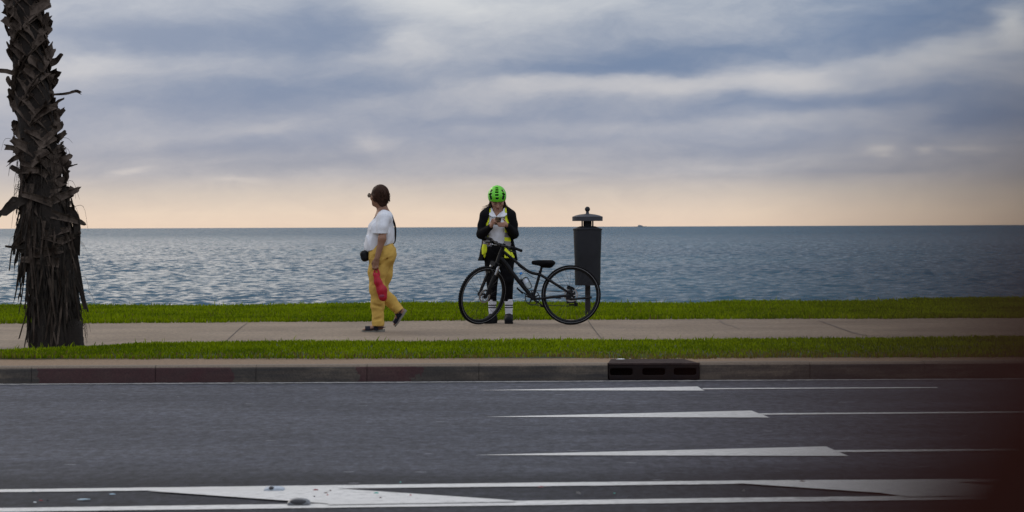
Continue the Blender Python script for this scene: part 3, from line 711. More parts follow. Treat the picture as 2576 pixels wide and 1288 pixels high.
# ------------------------------------------------------------------ palm trunk clad in old leaf bases
YP = 24.45; PB = P(141, 878, YP); PK = YP/F     # metres per picture px at the palm
palm = empty('palm_tree', (PB[0], YP, 0), 'rough dark palm trunk bristling with dead leaf bases, at the left edge', 'palm tree')
def pz(v): return float(P(100, v, YP)[2])
def pxx(u): return float(P(u, 600, YP)[0]-PB[0])
axis_pts = [(885, 140, 71), (840, 142, 69), (800, 138, 66), (700, 130, 64), (600, 118, 68), (550, 118, 68), (500, 112, 60), (450, 106, 56), (400, 98, 50), (300, 90, 50), (200, 82, 48), (100, 74, 46), (0, 68, 45), (-120, 62, 44), (-260, 56, 44)]
zz = np.array([pz(v) for v, c, h in axis_pts]); cx = np.array([pxx(c) for v, c, h in axis_pts]); hw = np.array([h*PK for v, c, h in axis_pts])
def pc(z): return float(np.interp(z, zz, cx)), float(np.interp(z, zz, hw))
M_CORE = mat('palm_core', (.014, .009, .006), .95, .5, 12, .8, 40)
M_BASE = mat('palm_leaf_base', (.100, .077, .062), .95, .55, 11, .7, 60, c2=(.016, .010, .007), spec=.1, aniso=(1, 1, .5))
M_FIB = mat('palm_fibre', (.030, .022, .016), .95, .5, 14, c2=(.009, .006, .004))
core = MB(); vs = []; n = 26; zs = np.linspace(-.06, zz[-1], 60); r_ = random.Random(3)
for z in zs:
    c, h = pc(z); h *= .86
    for q in range(n):
        a = 2*math.pi*q/n; k = h*(1+.09*math.sin(a*3+z*4)+.06*r_.uniform(-1, 1)); vs.append((c+k*math.cos(a), k*math.sin(a), z))
core.add(vs, [(i*n+q, i*n+(q+1) % n, (i+1)*n+(q+1) % n, (i+1)*n+q) for i in range(len(zs)-1) for q in range(n)]+[tuple((len(zs)-1)*n+q for q in range(n))])
trunk = core.build('trunk', M_CORE, palm)
def plank(mb, base, d, side, nrm, L, w0, w1, th, curl=0., jag=.03, n=6, rr=None, taper=1.0, mi=0, droop=0.):
    """a flat, slightly channelled leaf base from 'base' along d, with a torn end"""
    rr = rr or random; vs = []; d = np.array(d)/np.linalg.norm(d); side = np.array(side); nrm = np.array(nrm)
    for i in range(n+1):
        f_ = i/n; w_ = w0+(w1-w0)*f_**taper; c = np.array(base)+d*L*f_+nrm*curl*L*f_*f_+np.array([0, 0, -droop*L*f_*f_])
        for s_ in (-1, -.45, .45, 1):
            e = rr.uniform(-jag, jag) if i == n else rr.uniform(-.004, .004)
            dish = -th*1.2*(abs(s_) < .9)
            p_ = c+side*w_*s_*.5+d*e+nrm*(dish+rr.uniform(-.003, .003))
            vs += [p_+nrm*th*.5, p_-nrm*th*.5]
    def id(i, s_, t_): return (i*4+s_)*2+t_
    fs = []
    for i in range(n):
        for s_ in range(3):
            fs.append((id(i, s_, 0), id(i, s_+1, 0), id(i+1, s_+1, 0), id(i+1, s_, 0))); fs.append((id(i, s_, 1), id(i+1, s_, 1), id(i+1, s_+1, 1), id(i, s_+1, 1)))
        fs.append((id(i, 0, 0), id(i+1, 0, 0), id(i+1, 0, 1), id(i, 0, 1))); fs.append((id(i, 3, 0), id(i, 3, 1), id(i+1, 3, 1), id(i+1, 3, 0)))
    for s_ in range(3): fs.append((id(n, s_, 0), id(n, s_+1, 0), id(n, s_+1, 1), id(n, s_, 1)))
    mb.add(vs, fs, mi)
boots = MB(); rr = random.Random(21); k = 0; z = 1.25
while z < zz[-1]-.1:
    a = k*2.399963; c, h = pc(z); rad_ = np.array([math.cos(a), math.sin(a), 0]); tan_ = np.array([-math.sin(a), math.cos(a), 0])
    lean = (1 if k % 2 else -1)*rr.uniform(.55, 1.15); out_ = rr.uniform(.0, .13)
    d = np.array([0, 0, 1.0])*math.cos(lean)+tan_*math.sin(lean)+rad_*out_; d /= np.linalg.norm(d)
    s_ = np.cross(d, rad_); s_ /= np.linalg.norm(s_); nr_ = np.cross(s_, d)
    if nr_ @ rad_ < 0: nr_ = -nr_
    plank(boots, np.array([c, 0, z])+rad_*h*.80, d, s_, nr_, rr.uniform(.18, .30), rr.uniform(.11, .17), rr.uniform(.04, .09), .011, rr.uniform(-.62, -.30), .03, 6, rr, .8)
    z += .0085 if z > 1.7 else .016; k += 1
boots.build('leaf_base_cladding', M_BASE, palm, False)
# dead straps and fibre matting hanging down the lower trunk
skirt = MB(); rr = random.Random(5)
for k in range(300):
    z = rr.uniform(.45, 1.75); a = rr.uniform(0, 2*math.pi); c, h = pc(z); rad_ = np.array([math.cos(a), math.sin(a), 0]); tan_ = np.array([-math.sin(a), math.cos(a), 0])
    ln = rr.uniform(.2, .6); ln = min(ln, z-.02); d = np.array([0, 0, -1.0])+tan_*rr.uniform(-.28, .28)+rad_*rr.uniform(-.02, .10)
    d /= np.linalg.norm(d); s_ = np.cross(d, rad_); s_ /= np.linalg.norm(s_); nr_ = np.cross(s_, d); nr_ = nr_ if nr_ @ rad_ > 0 else -nr_
    plank(skirt, np.array([c, 0, z])+rad_*h*rr.uniform(.86, .98), d, s_, nr_, ln, rr.uniform(.008, .045), rr.uniform(.004, .02), .005, rr.uniform(-.05, .10), .04, 5, rr, mi=0 if k % 3 else 1)
for k in range(26):   # broad straps bent across the trunk
    z = rr.uniform(.8, 1.95); a = rr.uniform(-math.pi, 0) if k % 2 else rr.uniform(0, 2*math.pi); c, h = pc(z); rad_ = np.array([math.cos(a), math.sin(a), 0]); tan_ = np.array([-math.sin(a), math.cos(a), 0])
    d = tan_*rr.choice((-1, 1))+np.array([0, 0, rr.uniform(-.6, .7)])+rad_*rr.uniform(-.1, .1); d /= np.linalg.norm(d)
    s_ = np.cross(d, rad_); s_ /= np.linalg.norm(s_); nr_ = np.cross(s_, d); nr_ = nr_ if nr_ @ rad_ > 0 else -nr_
    plank(skirt, np.array([c, 0, z])+rad_*h*.95, d, s_, nr_, rr.uniform(.2, .4), rr.uniform(.06, .11), rr.uniform(.03, .06), .010, -.45, .03, 7, rr, mi=1)
skirt.build('dead_strap_skirt', None, palm, False, mats=[M_FIB, M_BASE])
# hair-like fibres
hair = MB(); rr = random.Random(9)
for k in range(620):
    z = rr.uniform(.1, 2.0); a = rr.uniform(0, 2*math.pi); c, h = pc(z); rad_ = np.array([math.cos(a), math.sin(a), 0]); tan_ = np.array([-math.sin(a), math.cos(a), 0])
    b = np.array([c, 0, z])+rad_*h*.9; o_ = rr.uniform(.02, .07 if k % 5 else .20); ln = rr.uniform(.04, .22)
    pts = [b, b+rad_*o_*.7+np.array([0, 0, rr.uniform(-.01, .04)])+tan_*rr.uniform(-.03, .03), b+rad_*o_+tan_*rr.uniform(-.08, .08)+np.array([0, 0, -ln])]
    if pts[2][2] < .01: continue
    hair.tube(spline(pts, 4), [.0019]*5+[.0014]*3+[.0008], 4, caps=False)
hair.build('fibre_hair', M_FIB, palm)
# the stubs and straps that break the outline, each where the photograph shows it
STUBS = [ # points (u, v), widths start/end px, depth offset
 ([(120, 160), (140, 152), (156, 138)], 20, 13), ([(128, 238), (165, 236), (190, 229), (203, 233)], 5, 8), ([(135, 275), (143, 258), (161, 247)], 11, 4), ([(38, 186), (20, 180), (-6, 178)], 12, 10),
 ([(138, 212), (133, 203)], 10, 16), ([(140, 358), (152, 345), (164, 334)], 20, 13), ([(138, 385), (150, 380), (161, 380)], 12, 8), ([(48, 378), (30, 372), (12, 370)], 12, 14),
 ([(140, 418), (160, 404), (176, 392)], 26, 16), ([(158, 432), (172, 414), (178, 405)], 16, 10), ([(160, 425), (180, 418), (195, 413)], 4, 2.5), ([(58, 438), (42, 428), (28, 420)], 16, 12),
 ([(24, 90), (18, 70), (13, 50)], 10, 6), ([(40, 65), (28, 30), (18, -4)], 34, 8), ([(100, 70), (112, 52), (122, 38)], 26, 16), ([(112, 112), (118, 92), (115, 76)], 10, 4), ([(30, 215), (24, 205), (20, 196)], 14, 10), ([(40, 280), (30, 262), (25, 244)], 18, 10), ([(42, 250), (33, 240), (28, 232)], 8, 6),
 ([(46, 335), (40, 322), (34, 312)], 16, 12), ([(36, 145), (28, 132), (22, 122)], 18, 8), ([(128, 320), (138, 300), (141, 285)], 14, 6), ([(126, 205), (133, 192), (139, 186)], 14, 10),
 ([(66, 506), (44, 502), (24, 518), (2, 548), (-12, 565)], 17, 5), ([(100, 500), (72, 503), (48, 515), (22, 534)], 22, 20), ([(152, 532), (178, 530), (192, 550), (196, 590), (193, 640)], 22, 14),
 ([(172, 590), (190, 660), (202, 720), (216, 775)], 22, 9), ([(190, 700), (208, 740), (222, 784)], 12, 3), ([(60, 540), (40, 590), (36, 640)], 14, 6), ([(80, 618), (50, 622), (24, 619)], 12, 5), ([(120, 568), (92, 604), (62, 632)], 18, 13), ([(150, 655), (118, 672), (92, 700)], 20, 10),
 ([(64, 560), (42, 620), (30, 680)], 5, 2), ([(182, 470), (176, 480), (170, 490)], 14, 8), ([(160, 480), (170, 474), (181, 478)], 18, 8), ([(165, 455), (170, 446), (168, 430)], 12, 5)]
rr = random.Random(2)
for pts, w0, w1 in STUBS:
    q = [np.array([P(u, v, YP)[0]-PB[0], rr.uniform(-.05, .03)-(.16 if 60 < pts[0][0] < 150 and v > 480 else 0), P(u, v, YP)[2]]) for u, v in pts]
    sp_ = spline(q, 5); m_ = len(sp_); mb = MB(); vs = []; ex = rr.choice((0, 1))
    for i, c in enumerate(sp_):
        tdir = sp_[min(i+1, m_-1)]-sp_[max(i-1, 0)]; tdir /= np.linalg.norm(tdir)+1e-9
        sd_ = np.cross(tdir, np.array([0, 1.0, 0])); f_ = i/(m_-1); w_ = (w0+(w1-w0)*f_)*PK*.5
        for s_ in (-1, -.4, .4, 1):
            j = tdir*(rr.uniform(-.5, 1.0)*w_ if i == m_-1 else 0); wig = rr.uniform(-.002, .002)
            vs += [c+sd_*(w_*s_+wig)+j+np.array([0, -.010+.006*(abs(s_) < .9), 0]), c+sd_*w_*s_+j+np.array([0, .012, 0])]
    def id(i, s_, t_): return (i*4+s_)*2+t_
    fs = []
    for i in range(m_-1):
        for s_ in range(3): fs += [(id(i, s_, 0), id(i, s_+1, 0), id(i+1, s_+1, 0), id(i+1, s_, 0)), (id(i, s_, 1), id(i+1, s_, 1), id(i+1, s_+1, 1), id(i, s_+1, 1))]
        fs += [(id(i, 0, 0), id(i+1, 0, 0), id(i+1, 0, 1), id(i, 0, 1)), (id(i, 3, 0), id(i, 3, 1), id(i+1, 3, 1), id(i+1, 3, 0))]
    for s_ in range(3): fs += [(id(m_-1, s_, 0), id(m_-1, s_+1, 0), id(m_-1, s_+1, 1), id(m_-1, s_, 1)), (id(0, s_, 0), id(0, s_, 1), id(0, s_+1, 1), id(0, s_+1, 0))]
    mb.add(vs, fs); mb.build('leaf_stub', M_BASE if pts[0][1] < 480 else M_FIB, palm, False)
# the bulge at the foot, low right
f = Field((-.4, -.4, -.1), (.4, .4, .5), .012)
f.cap((pxx(185), -.05, -.02), (pxx(182), -.05, .2), .12, .105, .05).cap((pxx(110), 0, -.05), (pxx(110), 0, .16), .15, .14, .05).wrinkle(.006, 38, (1, 1, .4), 4)
f.build('root_boss', M_CORE, palm)
# ------------------------------------------------------------------ bicycle, heading left, front wheel turned 42 degrees towards the camera
YB = 30.13
BX = float(P(1119.4+705*.31244, 817.8, YB)[0])
bike = empty('bicycle', (BX, YB, 0), 'matt black mountain bicycle with its front wheel turned, standing in front of the cyclist', 'bicycle')
M_FR = mat('bike_frame_paint', (.0055, .0055, .007), .5, .25, 6, spec=.22)
M_TY = mat('tyre_rubber', (.006, .006, .0065), .9, .3, 20, .3, 120, spec=.15)
M_RIM = mat('rim_black', (.008, .008, .009), .45, .2, spec=.25)
M_ST = mat('bike_steel', (.42, .42, .43), .28, .15, 20, metal=.9)
M_STD = mat('dark_steel', (.035, .035, .038), .45, .2, 20, metal=.5)
M_RUB = mat('grip_rubber', (.006, .006, .007), .9, .2, 20, .3, 150, spec=.15)
M_SAD = mat('saddle_cover', (.005, .005, .006), .85, .3, 12, .2, 90, spec=.12)
M_STRIPE = mat('reflective_stripe', (.20, .20, .21), .4, .2)
R = .348
def make_wheel(name):
    w_ = MB(); w_.lathe([(.300, -.012), (.311, -.014), (.314, -.011), (.314, .011), (.311, .014), (.300, .012), (.294, .006), (.294, -.006)], axis='y', n=72, closed=True)
    o = w_.build(name, M_RIM, bike)
    ty = MB(); prof = [(.327+.021*math.cos(a), .0225*math.sin(a)) for a in [2*math.pi*i/14 for i in range(14)]]
    ty.lathe(prof, axis='y', n=96, closed=True); 
    for i in range(72):
        a = 2*math.pi*i/72
        for s_ in (-1, 1):
            a2 = a+(.02 if s_ > 0 else 0); ty.box((.3432*math.cos(a2), s_*.010, .3432*math.sin(a2)), (.004, .006, .009), rotm((0, 1, 0), -a2))
    ty.build('tyre', M_TY, o)
    st = MB(); st.lathe([(.3225, -.0226), (.3235, -.0236), (.3258, -.0236), (.3268, -.0226), (.3258, -.0216), (.3235, -.0216)], axis='y', n=96, closed=True); st.build('reflective_stripe', M_STRIPE, o)
    hub = MB(); hub.tube([(0, -.05, 0), (0, -.032, 0), (0, -.031, 0), (0, -.028, 0), (0, -.026, 0), (0, .026, 0), (0, .028, 0), (0, .032, 0), (0, .05, 0)], [.011, .011, .028, .028, .016, .016, .028, .028, .011], 20)
    hub.build('hub', M_RIM, o)
    sk = MB(); N = 28
    for i in range(N):
        s_ = -1 if i % 2 else 1; cr = .32 if (i//2) % 2 else -.32; a = 2*math.pi*i/N
        sk.tube([(.026*math.cos(a+cr*3), s_*.029, .026*math.sin(a+cr*3)), (.296*math.cos(a), s_*.004, .296*math.sin(a))], .0014, 5)
    sk.build('spoke_lacing', M_STD, o)
    ro = MB(); ro.lathe([(.062, -.043), (.082, -.043), (.082, -.0405), (.062, -.0405)], axis='y', n=48, closed=True)
    for i in range(6):
        a = 2*math.pi*i/6; ro.tube([(.02*math.cos(a-.5), -.042, .02*math.sin(a-.5)), (.064*math.cos(a), -.042, .064*math.sin(a))], [.006, .004], 6)
    for i in range(18):
        a = 2*math.pi*i/18; ro.box((.072*math.cos(a), -.0435, .072*math.sin(a)), (.002, .0012, .005), rotm((0, 1, 0), -a+.5))
    ro.build('disc_rotor', M_ST, o)
    return o
def dup(o, parent):
    c = o.copy(); COL.objects.link(c); c.parent = parent
    for ch in list(o.children): dup(ch, c)
    return c
RA = np.array([.45, 0, R])
rear = make_wheel('wheel'); rear.location = RA
HB = np.array([-.40, 0, .747]); AX = np.array([.343, 0, .9393]); AX /= np.linalg.norm(AX)
SR = rotm(AX, rad(42))
def steer(p): return HB+SR @ (np.array(p, float)-HB)
FA0 = np.array([-.594, 0, .352]); FA = steer(FA0); 
front = dup(rear, bike); front['label'] = 'front wheel turned towards the camera'
mw = Matrix(SR.tolist()).to_4x4(); mw.translation = Vector(FA); front.matrix_local = mw
fr = MB(); sp_ = spline
fr.tube([HB-AX*.005, HB+AX*.17], [.026, .024], 18)
fr.tube(sp_([(-.380, 0, .790), (-.30, 0, .70), (-.19, 0, .55), (-.0, 0, .318)], 5), [.020]+[.024]*14+[.023], 16)
fr.tube(sp_([(-.352, 0, .868), (-.30, 0, .827), (-.152, 0, .704), (-.06, 0, .633), (.0, 0, .605), (.075, 0, .590)], 6), .0175, 14)
fr.tube([(.004, 0, .315), (.05, 0, .470), (.096, 0, .630)], [.0185, .0165, .0165], 14)
fr.tube([(0, -.037, .315), (0, .037, .315)], .026, 18)
for s_ in (-1, 1):
    fr.tube(sp_([(.078, s_*.006, .588), (.12, s_*.030, .568), (.25, s_*.055, .487), (.40, s_*.066, .392), (.452, s_*.066, .360)], 5), [.0155]*14+[.013]*7, 10)
    fr.tube(sp_([(.0, s_*.022, .312), (.07, s_*.038, .306), (.2, s_*.052, .320), (.38, s_*.066, .338), (.452, s_*.066, .346)], 5), [.0145]*21, 10)
    fr.box((.455, s_*.066, .35), (.022, .006, .024))
fr.box((.094, 0, .628), (.022, .021, .009), rotm((0, 1, 0), -.28))
fr.build('frame', M_FR, bike)
def sbuild(mb, name, m, **k):
    mb.v = [tuple(steer(v)) for v in mb.v]; return mb.build(name, m, bike, **k)
fk = MB(); cr = HB-AX*.035+np.array([-.018, 0, -.004])
fk.box(HB-AX*.035+np.array([-.012, 0, 0]), (.022, .074, .018), rotm((0, 1, 0), .35)); fk.tube([HB-AX*.045, HB-AX*.003], .024, 16)
fk.box(cr+np.array([-.03, 0, .006]), (.022, .045, .022), rotm((0, 1, 0), .35))
for s_ in (-1, 1):
    top = np.array([cr[0], s_*.062, cr[2]]); bot = np.array([FA0[0], s_*.062, FA0[2]]); mid = top+(bot-top)*.30
    fk.tube([mid, top+(bot-top)*.33, top+(bot-top)*.8, bot+np.array([0, 0, -.012])], [.021, .0205, .019, .015], 14); fk.box(bot, (.014, .010, .02))
mid_a = cr+(np.array([FA0[0], 0, FA0[2]])-cr)*.32; fk.tube(sp_([mid_a+np.array([-.005, -.06, 0]), mid_a+np.array([-.02, -.045, .045]), mid_a+np.array([-.025, 0, .062]), mid_a+np.array([-.02, .045, .045]), mid_a+np.array([-.005, .06, 0])], 4), .010, 8)
fork = sbuild(fk, 'fork', M_FR)
for s_ in (-1, 1):
    top = np.array([cr[0], s_*.062, cr[2]]); bot = np.array([FA0[0], s_*.062, FA0[2]])
    s = MB(); s.tube([top+(bot-top)*.02, top+(bot-top)*.32], .0165, 14); o = sbuild(s, 'stanchion', M_ST); o.parent = fork
c = MB(); c.box(FA0+np.array([.055, -.058, .055]), (.022, .016, .032), rotm((0, 1, 0), .5)); sbuild(c, 'brake_caliper', M_FR)
# cockpit
ST0 = HB+AX*.185; BC = ST0+np.array([-.052, 0, .018])
sm = MB(); sm.tube([HB+AX*.165, HB+AX*.215], .0195, 16).tube([ST0, BC], [.020, .017], 14).tube([BC+np.array([0, -.022, 0]), BC+np.array([0, .022, 0])], .022, 16); sbuild(sm, 'stem', M_FR)
hb = MB(); bar = sp_([BC+np.array([.052, -.33, .004]), BC+np.array([.034, -.2, .012]), BC+np.array([.004, -.08, .003]), BC, BC+np.array([.004, .08, .003]), BC+np.array([.034, .2, .012]), BC+np.array([.052, .33, .004])], 5)
hb.tube(bar, [.011]*9+[.0155]*13+[.011]*9, 12); handlebar = sbuild(hb, 'handlebar', M_FR)
for s_ in (-1, 1):
    e = BC+np.array([.052, s_*.33, .004]); i_ = BC+np.array([.035, s_*.205, .012]); d_ = e-i_
    g = MB(); g.tube([i_, i_+d_*.03, i_+d_*.5, i_+d_*.97, e, e+d_*.02], [.018, .0175, .0165, .0175, .0185, .012], 14); o = sbuild(g, 'grip', M_RUB); o.parent = handlebar
    b0 = BC+np.array([.024, s_*.165, .010]); l = MB()
    l.box(b0+np.array([-.012, 0, -.012]), (.020, .022, .016)); l.tube(sp_([b0+np.array([-.02, 0, -.015]), b0+np.array([-.045, s_*.03, -.025]), b0+np.array([-.035, s_*.1, -.03]), b0+np.array([-.03, s_*.14, -.03])], 4), [.009]*8+[.006]*5, 8)
    o = sbuild(l, 'brake_lever', M_FR); o.parent = handlebar
    h_ = MB(); h_.box(b0+np.array([.012, -s_*.035, -.02]), (.022, .018, .016)); h_.ell(b0+np.array([-.01, -s_*.05, -.005]), (.022, .018, .014)); o = sbuild(h_, 'shifter', M_RUB); o.parent = handlebar
cb_ = MB(); b0 = steer(BC+np.array([-.03, -.15, -.0]))
for q0, q1, q2, q3 in ((steer(BC+np.array([-.01, -.14, 0])), steer(BC+np.array([-.07, -.09, -.05])), np.array([-.30, -.055, .80]), np.array([-.30, -.03, .73])), (steer(BC+np.array([-.02, .13, 0])), steer(BC+np.array([-.09, .05, -.06])), np.array([-.39, .03, .80]), np.array([-.33, .02, .72])),
                       (steer(BC+np.array([-.01, -.12, 0])), np.array([-.26, -.14, .86]), np.array([-.245, -.06, .79]), np.array([-.27, -.025, .735]))):
    cb_.tube(sp_([q0, q1, q2, q3], 7), .0028, 6)
cb_.tube(sp_([(-.17, -.02, .695), (-.06, -.028, .60), (.03, -.03, .545), (.12, -.045, .515), (.2, -.055, .475)], 5), .003, 6)
cb_.tube(sp_([(.30, -.075, .462), (.36, -.085, .465), (.43, -.08, .455), (.47, -.07, .42)], 5), .003, 6)
cb_.build('brake_cable', M_RUB, bike)
# seat
MB().tube([(.094, 0, .62), (.116, 0, .70)], .0145, 14).box((.125, 0, .70), (.035, .02, .012)).tube([(.05, -.022, .705), (.2, -.022, .70)], .004, 6).tube([(.05, .022, .705), (.2, .022, .70)], .004, 6).build('seat_post', M_FR, bike)
f = Field((-.06, -.13, .62), (.32, .13, .80), .006)
f.cap((.015, 0, .726), (.12, 0, .722), .026, .040, .03).ell((.195, 0, .722), (.075, .085, .038), None, .05).cap((.14, 0, .712), (.20, 0, .700), .040, .036, .04)
f.plane((0, 0, 1), (0, 0, .756)); f.build('saddle', M_SAD, bike, relax=3)
# drivetrain
cs = MB(); cs.lathe([(.078, .043), (.088, .043), (.088, .048), (.078, .048)], (0, 0, .315), 'y', 48, closed=True)
for i in range(5):
    a = 2*math.pi*i/5+.4; cs.tube([(0, .046, .315), (.08*math.cos(a), .0455, .315+.08*math.sin(a))], [.013, .007], 8)
for i in range(38):
    a = 2*math.pi*i/38; cs.box((.089*math.cos(a), .0455, .315+.089*math.sin(a)), (.003, .0015, .002), rotm((0, 1, 0), -a))
cs.tube([(0, .035, .315), (0, .075, .315)], .016, 14)
ca = MB(); PA = np.array([-.146, -.075, .402]); PB_ = np.array([.135, .075, .207])
ca.tube([(0, -.072, .315), PA], [.015, .011], 10, flat=.6).tube([(0, -.035, .315), (0, -.08, .315)], .017, 14)
ca.build('crank_arm', M_FR, bike); MB().tube([(0, .072, .315), PB_], [.015, .011], 10, flat=.6).build('crank_arm', M_FR, bike); cs.build('chainring', M_STD, bike).parent = bike
for q, s_ in ((PA, -1), (PB_, 1)):
    p_ = MB(); c = q+np.array([0, s_*.055, 0]); R_ = rotm((0, 1, 0), .75 if s_ < 0 else .3)
    p_.tube([q, q+np.array([0, s_*.1, 0])], .006, 8)
    for yy in (-.045, .045): p_.box(c+np.array([0, yy, 0]), (.046, .005, .010), R_)
    for xx in (-.042, .042): p_.box(c+R_ @ np.array([xx, 0, 0]), (.005, .045, .010), R_)
    p_.build('pedal', M_FR, bike); rf = MB(); rf.box(c+R_ @ np.array([-.049, 0, 0]), (.0025, .02, .007), R_); rf.build('pedal_reflector', M_ST, bike)
MB().tube([(.02, .046, .402), (.45, .046, .378)], .0045, 6).tube([(.03, .046, .230), (.43, .046, .217)], .0045, 6).tube([(.455, .046, .30), (.51, .046, .222), (.43, .046, .217)], .0045, 6).build('chain', M_STD, bike)
ct = MB()
for k in range(7): ct.lathe([(.02, .026+k*.004), (.056-.005*k, .026+k*.004), (.056-.005*k, .028+k*.004), (.02, .028+k*.004)], RA, 'y', 30, closed=True)
ct.build('cassette', M_STD, bike)
MB().box((.452, .06, .275), (.055, .014, .024), rotm((0, 1, 0), -.1)).box((.43, .055, .30), (.02, .012, .03)).box((.508, .05, .235), (.022, .010, .022)).box((.47, .05, .232), (.045, .005, .008)).build('rear_derailleur', M_FR, bike)
MB().box((.435, -.055, .432), (.035, .018, .022), rotm((0, 1, 0), .35)).box((.47, -.055, .425), (.022, .016, .014), rotm((0, 1, 0), .5)).build('brake_caliper', M_FR, bike)
MB().tube([(.43, -.085, .305), (.49, -.088, .302), (.60, -.092, .312), (.69, -.094, .322)], [.012, .012, .013, .014], 10).box((.42, -.075, .315), (.03, .012, .022)).box((.30, -.07, .318), (.03, .008, .010)).build('kickstand', M_FR, bike)
# bottle cage on the frame, bottle in it
BA = np.array([-.141, 0, .612]); BBt = np.array([-.036, 0, .437]); ba = (BBt-BA)/np.linalg.norm(BBt-BA); nb = np.array([-ba[2], 0, ba[0]]); nb = nb if nb[0] > 0 else -nb
cg = MB(); end = BBt-ba*.0
for s_ in (-1, 1):
    cg.tube(sp_([end-nb*.036+np.array([0, s_*.01, 0]), end+ba*.012+np.array([0, s_*.028, 0]), end+nb*.03+ba*.008+np.array([0, s_*.016, 0]), end+nb*.037-ba*.05+np.array([0, s_*.012, 0]), end+nb*.037-ba*.115+np.array([0, s_*.02, 0]), end-ba*.125-nb*.01+np.array([0, s_*.037, 0]), end-ba*.11-nb*.035+np.array([0, s_*.015, 0])], 5), .0045, 6)
cg.tube([end-nb*.036, end-nb*.036-ba*.14], .007, 6); cg.build('bottle_cage', M_FR, bike)
RB = np.stack([nb, np.array([0, 1.0, 0]), -ba], 1)
bt = empty('water_bottle', np.array([BX, YB, 0])+BBt, 'clear plastic water bottle with a blue cap held in the bicycle frame cage', 'bottle')
mm = Matrix(RB.tolist()).to_4x4(); mm.translation = Vector(np.array([BX, YB, 0])+BBt); bt.matrix_world = mm
m, t_, b_, tc_ = new_mat('clear_plastic'); b_.inputs['Base Color'].default_value = (.62, .70, .74, 1); b_.inputs['Roughness'].default_value = .18; b_.inputs['Transmission Weight'].default_value = .45; b_.inputs['IOR'].default_value = 1.15
MB().lathe([(0, .002), (.026, .0), (.031, .006), (.031, .05), (.029, .055), (.031, .06), (.031, .13), (.026, .152), (.014, .172), (.013, .182), (0, .182)], n=28).build('bottle_body', m, bt)
MB().lathe([(.0317, .062), (.0317, .108)], n=28).build('bottle_label', mat('bottle_label', (.42, .52, .66), .4, .5, 30, c2=(.60, .62, .66)), bt)
MB().lathe([(0, .178), (.0165, .178), (.0165, .200), (.014, .204), (0, .204)], n=24).build('bottle_cap', mat('bottle_cap_blue', (.02, .22, .62), .4, .1), bt)
# ------------------------------------------------------------------ cloth and skin
def skin_mat(name, c, c2):
    m, t, b, tc = new_mat(name); n = t.noise(tc, 14, 4); t.l(t.ramp(n, [(.3, c2), (.7, c)]), b.inputs['Base Color'])
    b.inputs['Roughness'].default_value = .55; b.inputs['Subsurface Weight'].default_value = .08; b.inputs['Subsurface Radius'].default_value = (.01, .004, .002); return m
def cloth(name, c, var=.18, weave=500, rough=.9, bump=.25):
    m, t, b, tc = new_mat(name); n = t.noise(tc, 9, 5, .6); f = t.noise(t.vmath('MULTIPLY', tc, (1, 1, 1.3)), weave, 2)
    cc = t.ramp(n, [(.3, tuple(x*(1-var) for x in c)), (.7, tuple(min(1, x*(1+var*.4)) for x in c))]); t.l(cc, b.inputs['Base Color'])
    b.inputs['Roughness'].default_value = rough; b.inputs['Specular IOR Level'].default_value = .12
    bp = t.n('ShaderNodeBump'); bp.inputs['Strength'].default_value = bump; bp.inputs['Distance'].default_value = .002; t.l(f, bp.inputs['Height']); t.l(bp.outputs[0], b.inputs['Normal']); return m
def hair_mat(name, c, c2):
    m, t, b, tc = new_mat(name); n = t.noise(t.vmath('MULTIPLY', tc, (1, 1, .18)), 140, 3, .6); t.l(t.ramp(n, [(.3, c2), (.7, c)]), b.inputs['Base Color'])
    b.inputs['Roughness'].default_value = .6; b.inputs['Specular IOR Level'].default_value = .15; bp = t.n('ShaderNodeBump'); bp.inputs['Strength'].default_value = .7; bp.inputs['Distance'].default_value = .004; t.l(n, bp.inputs['Height']); t.l(bp.outputs[0], b.inputs['Normal']); return m
M_SKIN1 = skin_mat('tanned_skin', (.30, .155, .095), (.22, .105, .062)); M_SKIN2 = skin_mat('fair_skin', (.40, .22, .15), (.33, .165, .11))
M_LIP = skin_mat('lip_skin', (.28, .09, .07), (.22, .07, .06))
M_WHITE = cloth('white_jersey', (.72, .735, .78), .10); M_MUST = cloth('mustard_cotton', (.60, .385, .095), .16, 420); M_BLACKC = cloth('black_knit', (.0055, .0055, .007), .3, 350)
M_NAVYS = mat('navy_strap_leather', (.009, .009, .020), .6, .3, spec=.2); M_SOLE = mat('grey_sole', (.21, .195, .165), .8, .2, 20); M_BLKL = mat('black_leather', (.006, .006, .008), .55, .3, 10, spec=.2)
M_HAIR1 = hair_mat('short_brown_hair', (.060, .027, .016), (.016, .007, .005)); M_HAIR2 = hair_mat('long_brown_hair', (.055, .030, .018), (.018, .010, .007))
M_EYE = mat('eye', (.02, .015, .012), .2, .1)

